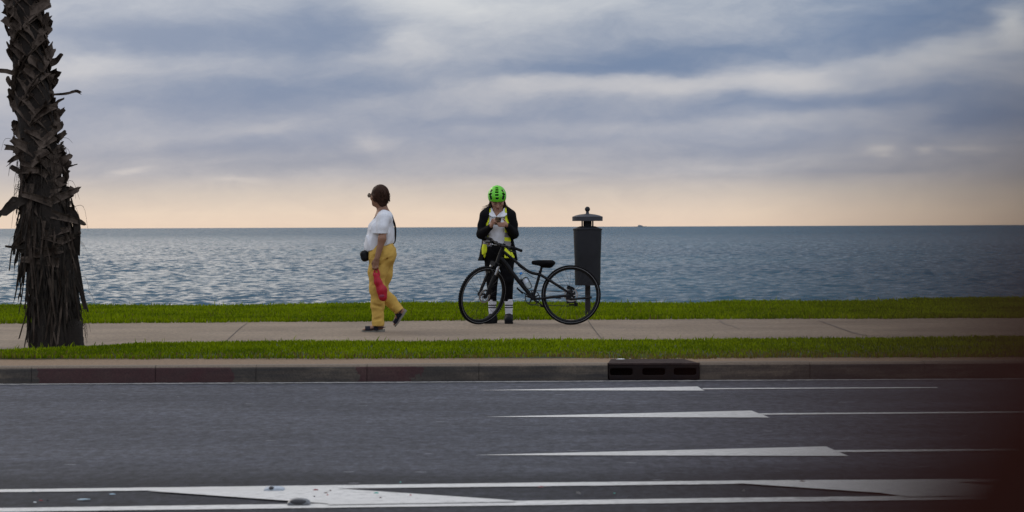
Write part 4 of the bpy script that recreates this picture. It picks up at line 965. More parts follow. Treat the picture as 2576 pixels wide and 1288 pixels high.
def head_frame(c, fwd, up):
    f_ = np.array(fwd, float); f_ /= np.linalg.norm(f_); u_ = np.array(up, float); s_ = np.cross(u_, f_); s_ /= np.linalg.norm(s_); u_ = np.cross(f_, s_)
    c = np.array(c, float)
    return (lambda f, s, u: c+f_*f+s_*s+u_*u), np.stack([f_, s_, u_], 1)
def add_head(F_, H, R_):
    """skull, jaw, brow, nose, lips, ears as one smooth growth of the body field; f forward, s to the left, u up"""
    F_.ell(H(-.012, 0, .022), (.098, .077, .098), R_, .02); F_.ell(H(.022, 0, -.045), (.066, .060, .075), R_, .035)
    F_.ell(H(.062, 0, -.092), (.024, .026, .020), R_, .03)
    for s_ in (-1, 1):
        F_.ell(H(.058, s_*.042, -.022), (.026, .026, .022), R_, .02)
        F_.ell(H(.083, s_*.031, .008), (.016, .017, .012), R_, .012, 'cut'); F_.ell(H(.072, s_*.031, .006), (.014, .014, .012), R_, .008)
        F_.ell(H(-.002, s_*.077, -.005), (.019, .008, .032), R_, .006)
    F_.cap(H(.080, 0, .012), H(.104, 0, -.030), .008, .013, .012); F_.ell(H(.092, 0, -.036), (.013, .017, .009), R_, .008)
    F_.cap(H(.078, -.030, .026), H(.078, .030, .026), .011, .011, .014)
    F_.cap(H(.083, -.017, -.062), H(.083, .017, -.062), .007, .007, .006); F_.cap(H(.081, -.014, -.073), H(.081, .014, -.073), .0075, .0075, .005)
def finger(F_, pts, r0=.0085, r1=.0068): F_.chain(pts, list(np.linspace(r0, r1, len(pts))), .005)
def foot_skin(F_, heel, toe, up, wid):
    heel, toe, up = (np.array(q, float) for q in (heel, toe, up)); d = toe-heel
    F_.cap(heel+d*.14+up*.035, heel+d*.30+up*.045, .030, .030, .03); F_.cap(heel+d*.3+up*.04, heel+d*.74+up*.024, .031, .026, .03, ); 
    s_ = np.cross(up, d); s_ /= np.linalg.norm(s_)
    for i in range(5):
        o = (i-2)*.015; ln = (.97, 1.0, .985, .96, .92)[i]
        F_.cap(heel+d*.70+s_*o*.9+up*.024, heel+d*(ln-.05)+s_*o+up*.020, .014, .0095, .012)

# ================================================================== walking woman
YW = 28.35; W0 = P(849+320*.3418, 427.7+1197*.3418, YW)
wom = empty('person', (W0[0], YW, 0), 'woman in a white t-shirt and mustard yellow trousers walking left, looking out to sea', 'person')
VOX = .0055
b = Field((-.32, -.34, -.02), (.40, .34, 1.68), VOX)
H, HR = head_frame((-.016, .0, 1.487), (-.80, .60, .03), (-.02, 0, 1))
add_head(b, H, HR)
b.cap((.035, .0, 1.28), (.012, .005, 1.42), .058, .052, .05)
b.cap((.05, -.12, 1.245), (.05, .12, 1.245), .036, .036, .05)
b.cap((.03, 0, 1.24), (.0, 0, .96), .095, .105, .06, (1, .68, 1)); b.cap((.01, -.05, .88), (.01, .05, .88), .11, .11, .08)
b.ell((-.045, 0, 1.14), (.05, .11, .06), None, .05)
# near arm hanging, far arm behind the body
b.chain([(.044, -.178, 1.235), (.028, -.232, 1.02), (-.028, -.238, .805)], [.044, .041, .027], .03)
b.chain([(.044, .178, 1.235), (.05, .235, 1.01), (.02, .235, .80)], [.050, .043, .027], .03)
b.ell((-.040, -.238, .765), (.036, .017, .045), rotm((0, 1, 0), .15), .02)
for i, (xo, ln) in enumerate(((-.070, 0), (-.051, -.006), (-.033, -.004), (-.016, .004))):
    finger(b, [(xo, -.240, .738), (xo-.004, -.246, .703+ln), (xo-.003, -.222, .690+ln), (xo, -.206, .712+ln)])
finger(b, [(-.068, -.226, .780), (-.083, -.212, .750), (-.078, -.204, .722)], .010, .008)
b.ell((.012, .235, .755), (.034, .016, .045), None, .02)
for i, xo in enumerate((-.018, 0, .018, .034)): finger(b, [(xo, .236, .725), (xo-.004, .232, .690), (xo-.004, .22, .662+.006*abs(i-1))])
finger(b, [(-.016, .225, .775), (-.034, .213, .745), (-.036, .206, .72)], .010, .008)
b.chain([(.0, -.085, .86), (-.035, -.085, .48), (-.01, -.085, .09)], [.09, .055, .036], .04)
b.chain([(.03, .085, .84), (-.02, .085, .455), (.216, .085, .225)], [.09, .055, .036], .04)
foot_skin(b, (.040, -.085, .024), (-.202, -.095, .006), (0, 0, 1.0), .09)
hf, tf = np.array([.278, .085, .224]), np.array([.160, .085, .045]); d_ = (tf-hf)/np.linalg.norm(tf-hf); upf = np.array([-.84, 0, .54]) ; upf -= d_*(upf @ d_); upf /= np.linalg.norm(upf)
foot_skin(b, hf+upf*.018, tf+upf*.012, upf, .09)
lipc = H(.085, 0, -.067)
b.build('body', None, wom, mats=[M_SKIN1, M_LIP], pick=lambda c: (np.linalg.norm((c-lipc)*np.array([1, 1, 2.6]), axis=1) < .020).astype(int), relax=1)
# trousers
f = Field((-.24, -.27, .03), (.34, .27, 1.06), VOX)
f.cap((.0, 0, .985), (.012, 0, .84), .128, .146, .05, (1, .80, 1)).ell((.075, -.08, .85), (.088, .10, .10), None, .06).ell((.075, .08, .85), (.088, .10, .10), None, .06)
f.chain([(-.008, -.085, .84), (-.030, -.085, .66), (-.038, -.085, .48), (-.030, -.085, .30), (-.027, -.085, .03)], [.122, .097, .083, .072, .061], .04)
f.chain([(.018, .085, .84), (.02, .085, .64), (-.022, .085, .46), (.09, .085, .345), (.222, .085, .20)], [.128, .098, .082, .067, .056], .04)
f.wrinkle(.0026, 20, (.5, .5, 1.6), 12, 5).wrinkle(.0017, 70, (.5, .5, 1.6), 19, 5)
# folds across the hip and behind the knee
for (a_, c_) in (((-.10, -.20, .80), (.02, -.215, .86)), ((-.09, -.185, .66), (-.01, -.185, .73)), ((-.11, -.17, .50), (-.01, -.168, .54)), ((-.10, -.155, .30), (.01, -.155, .28)), ((-.08, -.148, .13), (.01, -.148, .15)), ((.04, -.19, .74), (.09, -.16, .84))):
    f.cap(a_, c_, .008, .008, .03, op='cut')
f.plane((0, 0, -1), (0, 0, .064), (-.2, -.25, .0), (.12, 0, .2)); f.plane((0, 0, 1), (0, 0, 1.02))
f.plane((.63, 0, -.78), (.203, 0, .222), (.1, 0.0, .1), (.4, .26, .4))
f.cap((-.0, -.225, .875), (.06, -.222, .80), .004, .004, .006, op='cut')
tro = f.build('trousers', M_MUST, wom, relax=1)
# t-shirt
f = Field((-.27, -.33, .82), (.24, .33, 1.38), VOX)
f.cap((.040, 0, 1.215), (.006, 0, 1.03), .104, .132, .05, (1, .64, 1)).cap((.002, 0, 1.03), (-.016, 0, .89), .138, .148, .05, (1, .74, 1)).ell((-.050, 0, 1.14), (.078, .160, .080), None, .06).ell((-.048, 0, .95), (.110, .155, .115), None, .08)
f.cap((.052, -.125, 1.246), (.052, .125, 1.246), .056, .056, .05).cap((.052, -.075, 1.272), (.052, .075, 1.272), .048, .048, .04)
for s_ in (-1, 1): f.chain([(.046, s_*.165, 1.238), (.036, s_*.208, 1.15), (.020, s_*.236, 1.03)], [.058, .055, .049], .03)
f.wrinkle(.0040, 22, (1, 1, .7), 31, 6).wrinkle(.0018, 66, (1, 1, .6), 33, 5)
for (a_, c_) in (((-.10, -.13, 1.12), (.02, -.17, 1.00)), ((-.15, -.10, 1.05), (-.10, -.16, .93)), ((.10, -.12, 1.12), (.13, -.08, 1.00)), ((-.04, -.17, .98), (-.09, -.15, .90))): f.cap(a_, c_, .010, .005, .024)
f.plane((.34, 0, -1), (-.027, 0, .915), (-.3, -.2, .8), (.3, .2, 1.02)); f.plane((0, 0, -1), (0, 0, 1.075), (-.1, -.34, .9), (.2, -.178, 1.1)); f.plane((0, 0, -1), (0, 0, 1.075), (-.1, .178, .9), (.2, .34, 1.1))
f.ell((-.045, 0, 1.330), (.075, .068, .070), None, .012, 'cut'); f.cap((.030, 0, 1.30), (.008, 0, 1.45), .060, .06, .008, op='cut')
shirt = f.build('t_shirt', M_WHITE, wom, relax=1)
# hair: short, layered, to the nape
f = Field(H(0, 0, 0)-.2, H(0, 0, 0)+np.array([.2, .2, .19]), .005)
f.ell(H(-.014, 0, .030), (.104, .086, .100), HR, .02).ell(H(-.050, 0, -.030), (.062, .074, .070), HR, .03).ell(H(-.055, .0, -.080), (.036, .050, .042), HR, .03).cap(H(.0, .080, .0), H(-.005, .080, -.05), .018, .010, .02).cap(H(.0, -.080, .0), H(-.005, -.080, -.05), .018, .010, .02)
f.wrinkle(.0022, 40, (1, 1, .3), 5, 5)
f.ell(H(.110, 0, -.035), (.085, .12, .085), HR, .010, 'cut'); f.box(H(.09, 0, -.04), (.075, .12, .055), HR, .01, .01, 'cut')
hair1 = f.build('hair', M_HAIR1, wom, relax=0)
hs = MB(); rr = random.Random(4)
for k in range(260):
    a, e = rr.uniform(-2.6, 2.6)+math.pi, rr.uniform(-.7, 1.5); dv = np.array([math.cos(e)*math.cos(a), math.cos(e)*math.sin(a), math.sin(e)])
    q = HR @ (dv*np.array([.101, .084, .099])); c = H(-.016, 0, .03)+q; tdn = HR @ np.array([-.35, rr.uniform(-.2, .2), -.9])
    hs.tube([c, c+tdn*.025+q*.03, c+tdn*.06+q*rr.uniform(-.06, .0)], [.003, .0035, .001], 4)
join_into(hair1, hs)
# spectacles
gl = MB(); m_ = []
for s_ in (-1, 1):
    ring = [H(.112, s_*.033+.027*math.cos(a), .006+.022*math.sin(a)) for a in [2*math.pi*i/16 for i in range(17)]]; gl.tube(ring, .0035, 6, caps=False)
    gl.tube([H(.110, s_*.060, .014), H(.05, s_*.084, .012), H(-.015, s_*.088, .008)], .0032, 6)
gl.tube([H(.113, -.007, .010), H(.115, 0, .013), H(.113, .007, .010)], .003, 6)
spec = gl.build('spectacles', mat('tortoise_frame', (.035, .018, .010), .3, .5, 60), wom)
lens = MB()
for s_ in (-1, 1): lens.ell(H(.111, s_*.033, .006), (.002, .026, .021), HR, 14, 6)
mL, tL, bL, _ = new_mat('tinted_lens'); bL.inputs['Base Color'].default_value = (.12, .09, .07, 1); bL.inputs['Roughness'].default_value = .08; bL.inputs['Alpha'].default_value = .75
lens.build('lens', mL, spec)
# sandals
def sandal(heel, toe, up):
    heel, toe, up = (np.array(q, float) for q in (heel, toe, up)); d = toe-heel; ln = np.linalg.norm(d); d /= ln; s_ = np.cross(up, d)
    so = MB(); vs = []; n = 14
    for i in range(n+1):
        f_ = i/n; w_ = .040*(1-.35*abs(f_-.68)**1.4*2.2 - (.25 if f_ < .02 else 0))*(1 if f_ < .97 else .65); th = .034-.018*min(1, f_/.7)
        c = heel+d*(f_*ln*1.03-.006)+up*(.004*max(0, f_-.8)*20*.5)
        for ss, uu in ((-1, 0), (1, 0), (1, th), (-1, th)): vs.append(c+s_*w_*ss*(1 if uu else .95)+up*(uu-.002))
    so.add(vs, [(i*4+j, (i+1)*4+j, (i+1)*4+(j+1) % 4, i*4+(j+1) % 4) for i in range(n) for j in range(4)]+[(3, 2, 1, 0), (n*4, n*4+1, n*4+2, n*4+3)])
    root = so.build('sandal', M_SOLE, wom)
    st = MB()
    def band(f0, h, half, wd):
        c = heel+d*ln*f0; pts = [c+s_*half*math.cos(a)+up*(.018+h*math.sin(a)**.8) for a in [math.pi*i/12 for i in range(13)]]
        vv = []
        for p_ in pts: vv += [p_-d*wd*.5, p_+d*wd*.5, p_+d*wd*.5+up*.004+(p_-c)*.03, p_-d*wd*.5+up*.004+(p_-c)*.03]
        st.add(vv, [(i*4+j, i*4+(j+1) % 4, (i+1)*4+(j+1) % 4, (i+1)*4+j) for i in range(12) for j in range(4)]+[(0, 1, 2, 3), (51, 50, 49, 48)])
    band(.74, .042, .043, .055); band(.36, .075, .041, .045)
    for ss in (-1, 1):
        st.tube([heel+d*ln*.40+s_*.039*ss+up*.075, heel+d*ln*.52+s_*.041*ss+up*.035, heel+d*ln*.66+s_*.042*ss+up*.030], [.010, .013, .012], 8, flat=.3)
        st.tube(spline([heel+d*ln*.36+s_*.040*ss+up*.05, heel+d*ln*.12+s_*.037*ss+up*.05, heel-d*.004+up*.052], 4), .012, 8, flat=.35)
    st.build('strap', M_NAVYS, root)
sandal((.042, -.085, .0), (-.204, -.095, .0), (0, 0, 1.0)); sandal(hf, tf, upf)
# crossbody bag with its strap
bag = empty('crossbody_bag', (W0[0], YW, 0), 'small black crossbody bag at the hip of the walking woman, strap over her back', 'bag')
f = Field((-.32, -.18, .72), (-.06, .18, .98), .006)
f.box((-.172, -.04, .832), (.045, .10, .062), rotm((0, 1, 0), -.25), .04, .01); f.build('pouch', M_BLKL, bag, relax=2)
stp = spline([(-.165, .07, .93), (-.12, .15, .99), (-.10, .12, 1.08), (-.105, .04, 1.17), (-.075, -.02, 1.225), (-.025, -.07, 1.285), (.025, -.09, 1.324), (.085, -.085, 1.315), (.130, -.055, 1.250), (.160, -.01, 1.15), (.158, .05, 1.03), (.13, .12, .96), (.0, .20, .93), (-.12, .14, .92), (-.18, .05, .90)], 6)
sb = MB(); sb.tube(stp, .011, 8, flat=.3); sb.build('strap', M_BLKL, bag)
# red net bag hanging from the hand
red = empty('net_bag', (W0[0], YW, 0), 'red net shopping bag hanging from the left hand of the walking woman', 'bag')
f = Field((-.14, -.34, .30), (.12, -.13, .70), .0055)
f.chain([(-.035, -.235, .625), (-.018, -.235, .55), (.022, -.235, .46), (.032, -.235, .385)], [.032, .040, .050, .048], .03, (1, 1.0, 1)).wrinkle(.004, 45, (1, 1, .5), 8)
m, t_, b_, tc_ = new_mat('red_net'); cc = t_.noise(t_.vmath('MULTIPLY', tc_, (1, 1, .35)), 60, 4, .6)
t_.l(t_.ramp(cc, [(.3, (.36, .004, .020)), (.7, (.62, .008, .040))]), b_.inputs['Base Color']); b_.inputs['Roughness'].default_value = .5; b_.inputs['Transmission Weight'].default_value = .0
tr = t_.n('ShaderNodeBsdfTranslucent'); tr.inputs[0].default_value = (.6, .006, .04, 1); ms = t_.n('ShaderNodeMixShader'); ms.inputs[0].default_value = .25
o_ = next(q for q in m.node_tree.nodes if q.type == 'OUTPUT_MATERIAL'); t_.l(b_.outputs[0], ms.inputs[1]); t_.l(tr.outputs[0], ms.inputs[2]); t_.l(ms.outputs[0], o_.inputs[0])
M_RED = m
f.build('net', M_RED, red, relax=1)
hd = MB()
for x0, y0 in ((-.062, -.23), (-.008, -.235)): hd.tube(spline([(x0, y0, .615), (x0+.004+(-.0 if x0 < -.05 else -.008), -.226, .66), (-.038, -.224, .706)], 5), [.013]*4+[.010]*4+[.007]*3, 8, flat=.4)
hd.build('handle', M_RED, red)
MB().ell((.026, -.268, .40), (.030, .020, .026)).ell((.012, -.268, .455), (.026, .018, .03)).build('contents', mat('fruit_red', (.30, .03, .07), .5, .4, 30), red)  # duller red lumps bulging through the net
# ================================================================== cyclist, facing the camera, head bent over a phone
YK = 30.62; K0 = P(1119.4+430*.31244, 814.0, YK)
cyc = empty('person', (K0[0], YK, 0), 'cyclist in a green helmet, dark cardigan and yellow vest, behind a bicycle', 'person')
b = Field((-.32, -.36, -.02), (.32, .22, 1.66), .0055)
PIT = rad(34); fw = (0.05, -math.cos(PIT), -math.sin(PIT)); up_ = (0, -math.sin(PIT), math.cos(PIT))
H, HR = head_frame((-.004, -.035, 1.462), fw, up_)
add_head(b, H, HR)
b.cap((-.002, .035, 1.28), (-.004, .0, 1.42), .054, .050, .04); b.cap((-.13, .03, 1.275), (.13, .03, 1.275), .048, .048, .06)
b.cap((0, .03, 1.24), (0, .03, .95), .10, .095, .06, (1, 1.2, 1)).cap((-.06, .03, .90), (.06, .03, .90), .09, .09, .06); b.ell((0, -.035, 1.17), (.10, .05, .06), None, .05)
for s_, wx, ex in ((-1, -.086, -.195), (1, .108, .192)):
    b.chain([(s_*.165, .035, 1.265), (ex, .0, 1.055), (wx, -.20, 1.148)], [.045, .038, .024], .03)
# her right hand (image left): fingers bent towards the screen
b.ell((-.072, -.228, 1.172), (.022, .032, .038), rotm((0, 1, 0), .25), .02)
finger(b, [(-.082, -.236, 1.200), (-.066, -.262, 1.232), (-.034, -.274, 1.238), (-.014, -.278, 1.226)])
finger(b, [(-.070, -.246, 1.198), (-.052, -.272, 1.220), (-.028, -.282, 1.222), (-.012, -.282, 1.212)])
finger(b, [(-.064, -.250, 1.186), (-.046, -.276, 1.204), (-.028, -.284, 1.202), (-.016, -.280, 1.194)])
finger(b, [(-.062, -.248, 1.172), (-.046, -.268, 1.184), (-.032, -.272, 1.182)], .0075, .0062)
finger(b, [(-.086, -.215, 1.185), (-.070, -.205, 1.216), (-.046, -.212, 1.228)], .010, .008)
# her left hand (image right): phone lying across the fingers, thumb up the side
b.ell((.086, -.238, 1.176), (.036, .022, .028), rotm((0, 1, 0), .5), .02)
for i, (z, e) in enumerate(((1.190, .004), (1.176, .0), (1.163, .006), (1.151, .016))):
    finger(b, [(.074, -.262, z+.002), (.044, -.284, z), (.010+e, -.286, z-.002), (-.006+e, -.276, z+.002)])
finger(b, [(.094, -.240, 1.196), (.076, -.246, 1.226), (.058, -.250, 1.236)], .010, .008)
# legs, the right one (image left) set back and turned out
b.chain([(-.075, .03, .88), (-.072, .02, .50), (-.072, .06, .09)], [.085, .050, .027], .03)
b.chain([(.090, .03, .88), (.112, .01, .50), (.124, .02, .09)], [.085, .050, .027], .03)
lipc = H(.085, 0, -.067)
b.build('body', None, cyc, mats=[M_SKIN2, M_LIP], pick=lambda c: (np.linalg.norm((c-lipc)*np.array([1, 1, 1.6]), axis=1) < .015).astype(int))
for s_ in (-1, 1):
    MB().tube([H(.090, s_*.014, .026), H(.092, s_*.032, .031), H(.080, s_*.050, .024)], [.004, .0045, .003], 6).build('eyebrow', M_HAIR2, cyc)
    MB().ell(H(.0855, s_*.031, .001), (.004, .013, .0035), HR).build('eyelash', M_EYE, cyc)
# leggings
f = Field((-.24, -.16, .22), (.27, .20, .98), .0055)
f.cap((-.045, .03, .93), (.055, .03, .93), .105, .105, .05, (1, .92, 1)).cap((-.07, .03, .84), (.095, .03, .84), .108, .108, .06)
f.chain([(-.078, .03, .83), (-.072, .02, .50), (-.073, .042, .24)], [.098, .066, .047], .03); f.chain([(.098, .03, .83), (.110, .01, .50), (.124, .018, .24)], [.100, .068, .048], .03)
f.wrinkle(.0025, 40, (1, 1, 1.5), 9).plane((0, 0, 1), (0, 0, .935)).plane((0, 0, -1), (0, 0, .262))
leg = f.build('leggings', cloth('black_leggings', (.005, .005, .0065), .3, 600), cyc)
# socks with two dark rings, shoes
m, t_, b_, tc_ = new_mat('striped_sock'); sz_ = t_.n('ShaderNodeSeparateXYZ'); t_.l(tc_, sz_.inputs[0]); Z_ = sz_.outputs[2]
def band_(a, c): return t_.math('MULTIPLY', t_.math('GREATER_THAN', Z_, a), t_.math('LESS_THAN', Z_, c))
t_.l(t_.mix(t_.math('ADD', band_(.208, .222), band_(.181, .195)), (.72, .73, .78), (.012, .013, .03)), b_.inputs['Base Color']); b_.inputs['Roughness'].default_value = .9; M_SOCK = m
M_SHOE = mat('black_shoe', (.007, .007, .009), .75, .3, 20, .2, 200, spec=.2); M_SHOES = mat('black_shoe_sole', (.010, .010, .011), .85, spec=.2)
for (ax_, ay_, ang, zb) in ((-.072, .058, .35, 0.0), (.124, .018, -.05, 0.0)):
    f = Field((ax_-.10, ay_-.12, .05), (ax_+.10, ay_+.12, .32), .004)
    f.cap((ax_, ay_-(.018 if ax_ < 0 else .004), .30), (ax_, ay_+.008, .08), .051, .041, .02).wrinkle(.0012, 90, (1, 1, 3), 3).plane((0, 0, 1), (0, 0, .286)); f.build('sock', M_SOCK, cyc)
    Rz = rotm((0, 0, 1), -ang); T = lambda x, y, z: np.array([ax_, ay_, 0])+Rz @ np.array([x, y, z])
    f = Field(T(0, 0, 0)-np.array([.2, .28, .01]), T(0, 0, 0)+np.array([.2, .18, .15]), .0045)
    f.cap(T(0, .02, .085), T(0, .035, .035), .046, .046, .03).cap(T(0, .03, .045), T(-.006, -.13, .036), .046, .047, .03).cap(T(0, -.005, .085), T(-.004, -.10, .05), .040, .034, .03)
    f.plane((0, 0, -1), (0, 0, .012)).plane((0, 0, 1), (0, 0, .118)); sh_ = f.build('shoe', M_SHOE, cyc)
    f = Field(T(0, 0, 0)-np.array([.2, .28, .01]), T(0, 0, 0)+np.array([.2, .18, .06]), .0045)
    f.cap(T(0, .03, .02), T(-.006, -.13, .02), .050, .052, .02).plane((0, 0, -1), (0, 0, 0)).plane((0, 0, 1), (0, 0, .022)); f.build('sole', M_SHOES, sh_)
# white polo with an open collar
f = Field((-.20, -.16, .86), (.20, .18, 1.42), .005)
f.cap((0, .03, 1.235), (0, .025, 1.02), .125, .118, .05, (1, 1.15, 1)).cap((0, .025, 1.02), (.005, .02, .90), .118, .128, .05, (1, 1.12, 1)).ell((0, -.035, 1.17), (.125, .065, .075), None, .05).cap((-.10, .03, 1.275), (.10, .03, 1.275), .055, .055, .05)
f.wrinkle(.004, 32, (1, 1, .8), 14)
for (a_, c_) in (((-.07, -.10, 1.08), (.05, -.115, 1.03)), ((-.06, -.10, .99), (.04, -.115, 1.02)), ((.02, -.11, 1.12), (.07, -.09, 1.05)),): pass
f.plane((0, 0, -1), (0, 0, .925))
f.cap((-.002, .03, 1.27), (-.004, .0, 1.45), .058, .058, .006, op='cut')
f.box((0, -.10, 1.325), (.026, .10, .055), rotm((0, 1, 0), .78), .004, .006, 'cut')
f.build('polo_shirt', M_WHITE, cyc)
# collar leaves
for s_ in (-1, 1):
    cl_ = MB(); A = np.array
    v0 = [A([s_*.060, .06, 1.365]), A([s_*.072, .0, 1.370]), A([s_*.060, -.045, 1.335]), A([s_*.020, -.098, 1.262])]
    v1 = [A([s_*.092, .07, 1.330]), A([s_*.108, -.01, 1.335]), A([s_*.104, -.075, 1.285]), A([s_*.070, -.110, 1.262])]
    vs = v0+v1+[q+A([0, -.003, .004]) for q in v0+v1]
    cl_.add(vs, [(i, i+1, i+5, i+4) for i in range(3)]+[(i+8, i+12, i+13, i+9) for i in range(3)]+[(i+4, i+5, i+13, i+12) for i in range(3)]+[(i, i+8, i+9, i+1) for i in range(3)]+[(3, 11, 15, 7), (0, 4, 12, 8)])
    cl_.build('collar', M_WHITE, cyc)
# hi-vis vest: yellow with grey reflective bands
m, t_, b_, tc_ = new_mat('high_visibility_fabric'); sz_ = t_.n('ShaderNodeSeparateXYZ'); t_.l(tc_, sz_.inputs[0]); Z_ = t_.math('ADD', sz_.outputs[2], t_.math('MULTIPLY', sz_.outputs[0], .10))
n_ = t_.noise(tc_, 20, 4)
ye = t_.ramp(n_, [(.3, (.56, .62, .005)), (.7, (.72, .80, .008))])
t_.l(t_.mix(t_.math('ADD', band_(.925, .985), band_(1.030, 1.086)), ye, (.22, .20, .20)), b_.inputs['Base Color']); b_.inputs['Roughness'].default_value = .7; M_VEST = m
f = Field((-.24, -.20, .72), (.26, .20, 1.40), .005)
f.cap((0, .03, 1.25), (0, .03, 1.0), .142, .135, .04, (1, 1.06, 1)).cap((0, .025, 1.0), (.022, -.012, .76), .138, .176, .05, (1, 1.12, 1)).cap((-.11, .03, 1.285), (.11, .03, 1.285), .062, .062, .05).ell((0, -.03, 1.17), (.14, .075, .08), None, .05)
f.wrinkle(.003, 26, (1, 1, .6), 44)
f.plane((0, 0, -1), (0, 0, .775), (.0, -.3, .6), (.3, .3, 1.0)); f.plane((0, 0, -1), (0, 0, .90), (-.3, -.3, .6), (.0, .3, 1.0))
# open front: cut between the two edges, and the neck hole
for (xl, xr, z0, z1) in ((-.084, .080, 1.27, 1.42), (-.104, .084, 1.18, 1.28), (-.116, .080, 1.05, 1.19), (-.118, .076, .93, 1.06), (-.11, .074, .70, .94)):
    f.box(((xl+xr)/2, -.16, (z0+z1)/2), ((xr-xl)/2, .185, (z1-z0)/2+.004), None, .004, .006, 'cut')
f.cap((-.002, .04, 1.27), (-.004, .0, 1.45), .075, .075, .006, op='cut')
f.build('high_visibility_vest', M_VEST, cyc)
# the loose vest corner rolled out over the cardigan, image left
fl = MB(); pts = []; n = 12
cyl = [(-.205+.066*(1-abs(math.cos(a))*.0)*0+.066*(i/11.0), 0, 0) for i, a in enumerate(np.linspace(0, 1, 12))]
vs = []
for j, z in enumerate(np.linspace(.985, .842, 8)):
    for i in range(9):
        q = i/8; x = -.176-.002*j*(1-q)+.040*q+.004*math.sin(3*q+j); y = -.205-.028*math.sin(math.pi*q)-.004*j*.5
        vs.append((x, y+.004*math.sin(q*7+j*.5), z-.010*math.sin(q*2.4)+.012*q))
for j in range(3):   # the rolled hem curls back under
    for i in range(9):
        q = i/8; a = (j+1)*.9; x = -.192+.042*q+.004*math.sin(3*q+8)+.0; vs.append((x, -.222-.028*math.sin(math.pi*q)+.022*(1-math.cos(a)), .842-.016*math.sin(a)*1.2-.010*math.sin(q*2.4)+.012*q))
fs = [(j*9+i, j*9+i+1, (j+1)*9+i+1, (j+1)*9+i) for j in range(10) for i in range(8)]
fl.add(vs, fs); fl.add([(-.172, -.215, .86), (-.145, -.215, .85), (-.148, -.212, .80), (-.160, -.212, .775), (-.172, -.21, .80)], [(0, 1, 2, 3, 4)])
vc = fl.build('vest_corner', M_VEST, cyc); sd_ = vc.modifiers.new('thick', 'SOLIDIFY'); sd_.thickness = .004
# cardigan: long dark knit, open front, sleeves
f = Field((-.33, -.27, .71), (.33, .24, 1.45), .0055)
f.cap((0, .035, 1.25), (0, .04, 1.02), .160, .168, .05, (1, 1.12, 1)).cap((0, .04, 1.02), (-.010, .04, .70), .168, .252, .06, (1, 1.42, 1)).cap((-.12, .035, 1.285), (.12, .035, 1.285), .070, .070, .05).ell((0, -.02, 1.17), (.15, .085, .09), None, .05)
f.cap((-.085, .045, 1.325), (.085, .045, 1.325), .052, .052, .04)
for s_, wx, ex in ((-1, -.092, -.186), (1, .116, .180)):
    f.chain([(s_*.155, .038, 1.275), (s_*.176, .02, 1.17), (ex, -.01, 1.06), (wx, -.192, 1.142)], [.066, .062, .060, .040], .025)
f.wrinkle(.005, 24, (1, 1, .7), 77, 5)
f.plane((0, 0, -1), (0, 0, .744))
ED = ((-.100, .100), (-.106, .108), (-.148, .140), (-.152, .150), (-.158, .165), (-.166, .186), (-.178, .212))
sl, X_, Y_, Z3 = f.sub((-.33, -.27, .71), (.33, .035, 1.46))
zc = np.array([1.40, 1.27, 1.165, 1.05, .95, .865, .765])[::-1]; xl = np.interp(f.ax[2][sl[2]], zc, [e[0] for e in ED][::-1])[None, None, :]; xr = np.interp(f.ax[2][sl[2]], zc, [e[1] for e in ED][::-1])[None, None, :]
# cut only the body part of the cardigan, never the forearms that cross in front of it
arm = Field((-.33, -.27, .71), (.33, .24, 1.45), .0055)
for s_, wx, ex in ((-1, -.092, -.186), (1, .116, .180)): arm.chain([(s_*.155, .038, 1.275), (s_*.176, .02, 1.17), (ex, -.01, 1.06), (wx, -.192, 1.142)], [.066, .062, .060, .040], .025)
arm.wrinkle(.005, 24, (1, 1, .7), 77, 5)
wedge = np.maximum(np.maximum(xl-X_, X_-xr), Y_-.03).astype(np.float32)
f.d[sl] = np.maximum(f.d[sl], -wedge)
f.cap((-.002, .04, 1.27), (-.004, -.01, 1.47), .078, .078, .006, op='cut')
f.d = np.minimum(f.d, arm.d)
f.plane((-.66, -.68, 0.2), (-.094, -.196, 1.147), (-.13, -.27, 1.06), (-.03, -.12, 1.25)) if False else None
f.build('cardigan', M_BLACKC, cyc)
# helmet: vented green shell over a dark liner, chin straps
m = mat('green_helmet_shell', (.13, .62, .012), .38, .08, 5, spec=.5, coat=.2); HC = (-.010, -.022, 1.518)
Hh, HhR = head_frame(HC, (0.03, -math.cos(.40), -math.sin(.40)), (0, -math.sin(.40), math.cos(.40)))
f = Field(np.array(HC)-np.array([.14, .19, .16]), np.array(HC)+np.array([.14, .19, .16]), .0036)
f.ell(Hh(0, 0, -.005), (.146, .110, .122), HhR, .004)
f.ell(Hh(-.0, 0, -.025), (.128, .094, .104), HhR, .004, 'cut')
f.plane(HhR @ np.array([.14, 0, -1.0]), Hh(0, 0, -.048))
for dz, hw_, hh in ((.062, .019, .008), (.035, .020, .009), (.001, .0205, .0095), (-.040, .018, .0115)): f.box((HC[0]-.002+.003*(dz < 0), -.13, HC[2]+dz), (hw_, .13, hh), None, .002, .003, 'cut')
f.box((HC[0]-.003, -.05, HC[2]+.086), (.018, .10, .006), None, .002, .003, 'cut')
for s_ in (-1, 1):
    f.box((HC[0]+s_*.072, -.12, HC[2]-.030), (.012, .12, .024), rotm((0, 1, 0), s_*.30), .004, .004, 'cut')
    f.box((HC[0]+s_*.077, -.10, HC[2]+.012), (.018, .12, .011), rotm((0, 1, 0), s_*.75), .004, .004, 'cut')
    f.box((HC[0]+s_*.068, -.06, HC[2]+.052), (.017, .11, .009), rotm((0, 1, 0), s_*.75), .004, .004, 'cut')
    for k in range(3): f.box(Hh(-.055-.03*k, s_*.06, .08-.02*k), (.014, .05, .05), HhR, .004, .004, 'cut')
for k in range(3): f.box(Hh(-.085-.02*k, 0, .08-.035*k), (.016, .018, .06), HhR, .004, .004, 'cut')
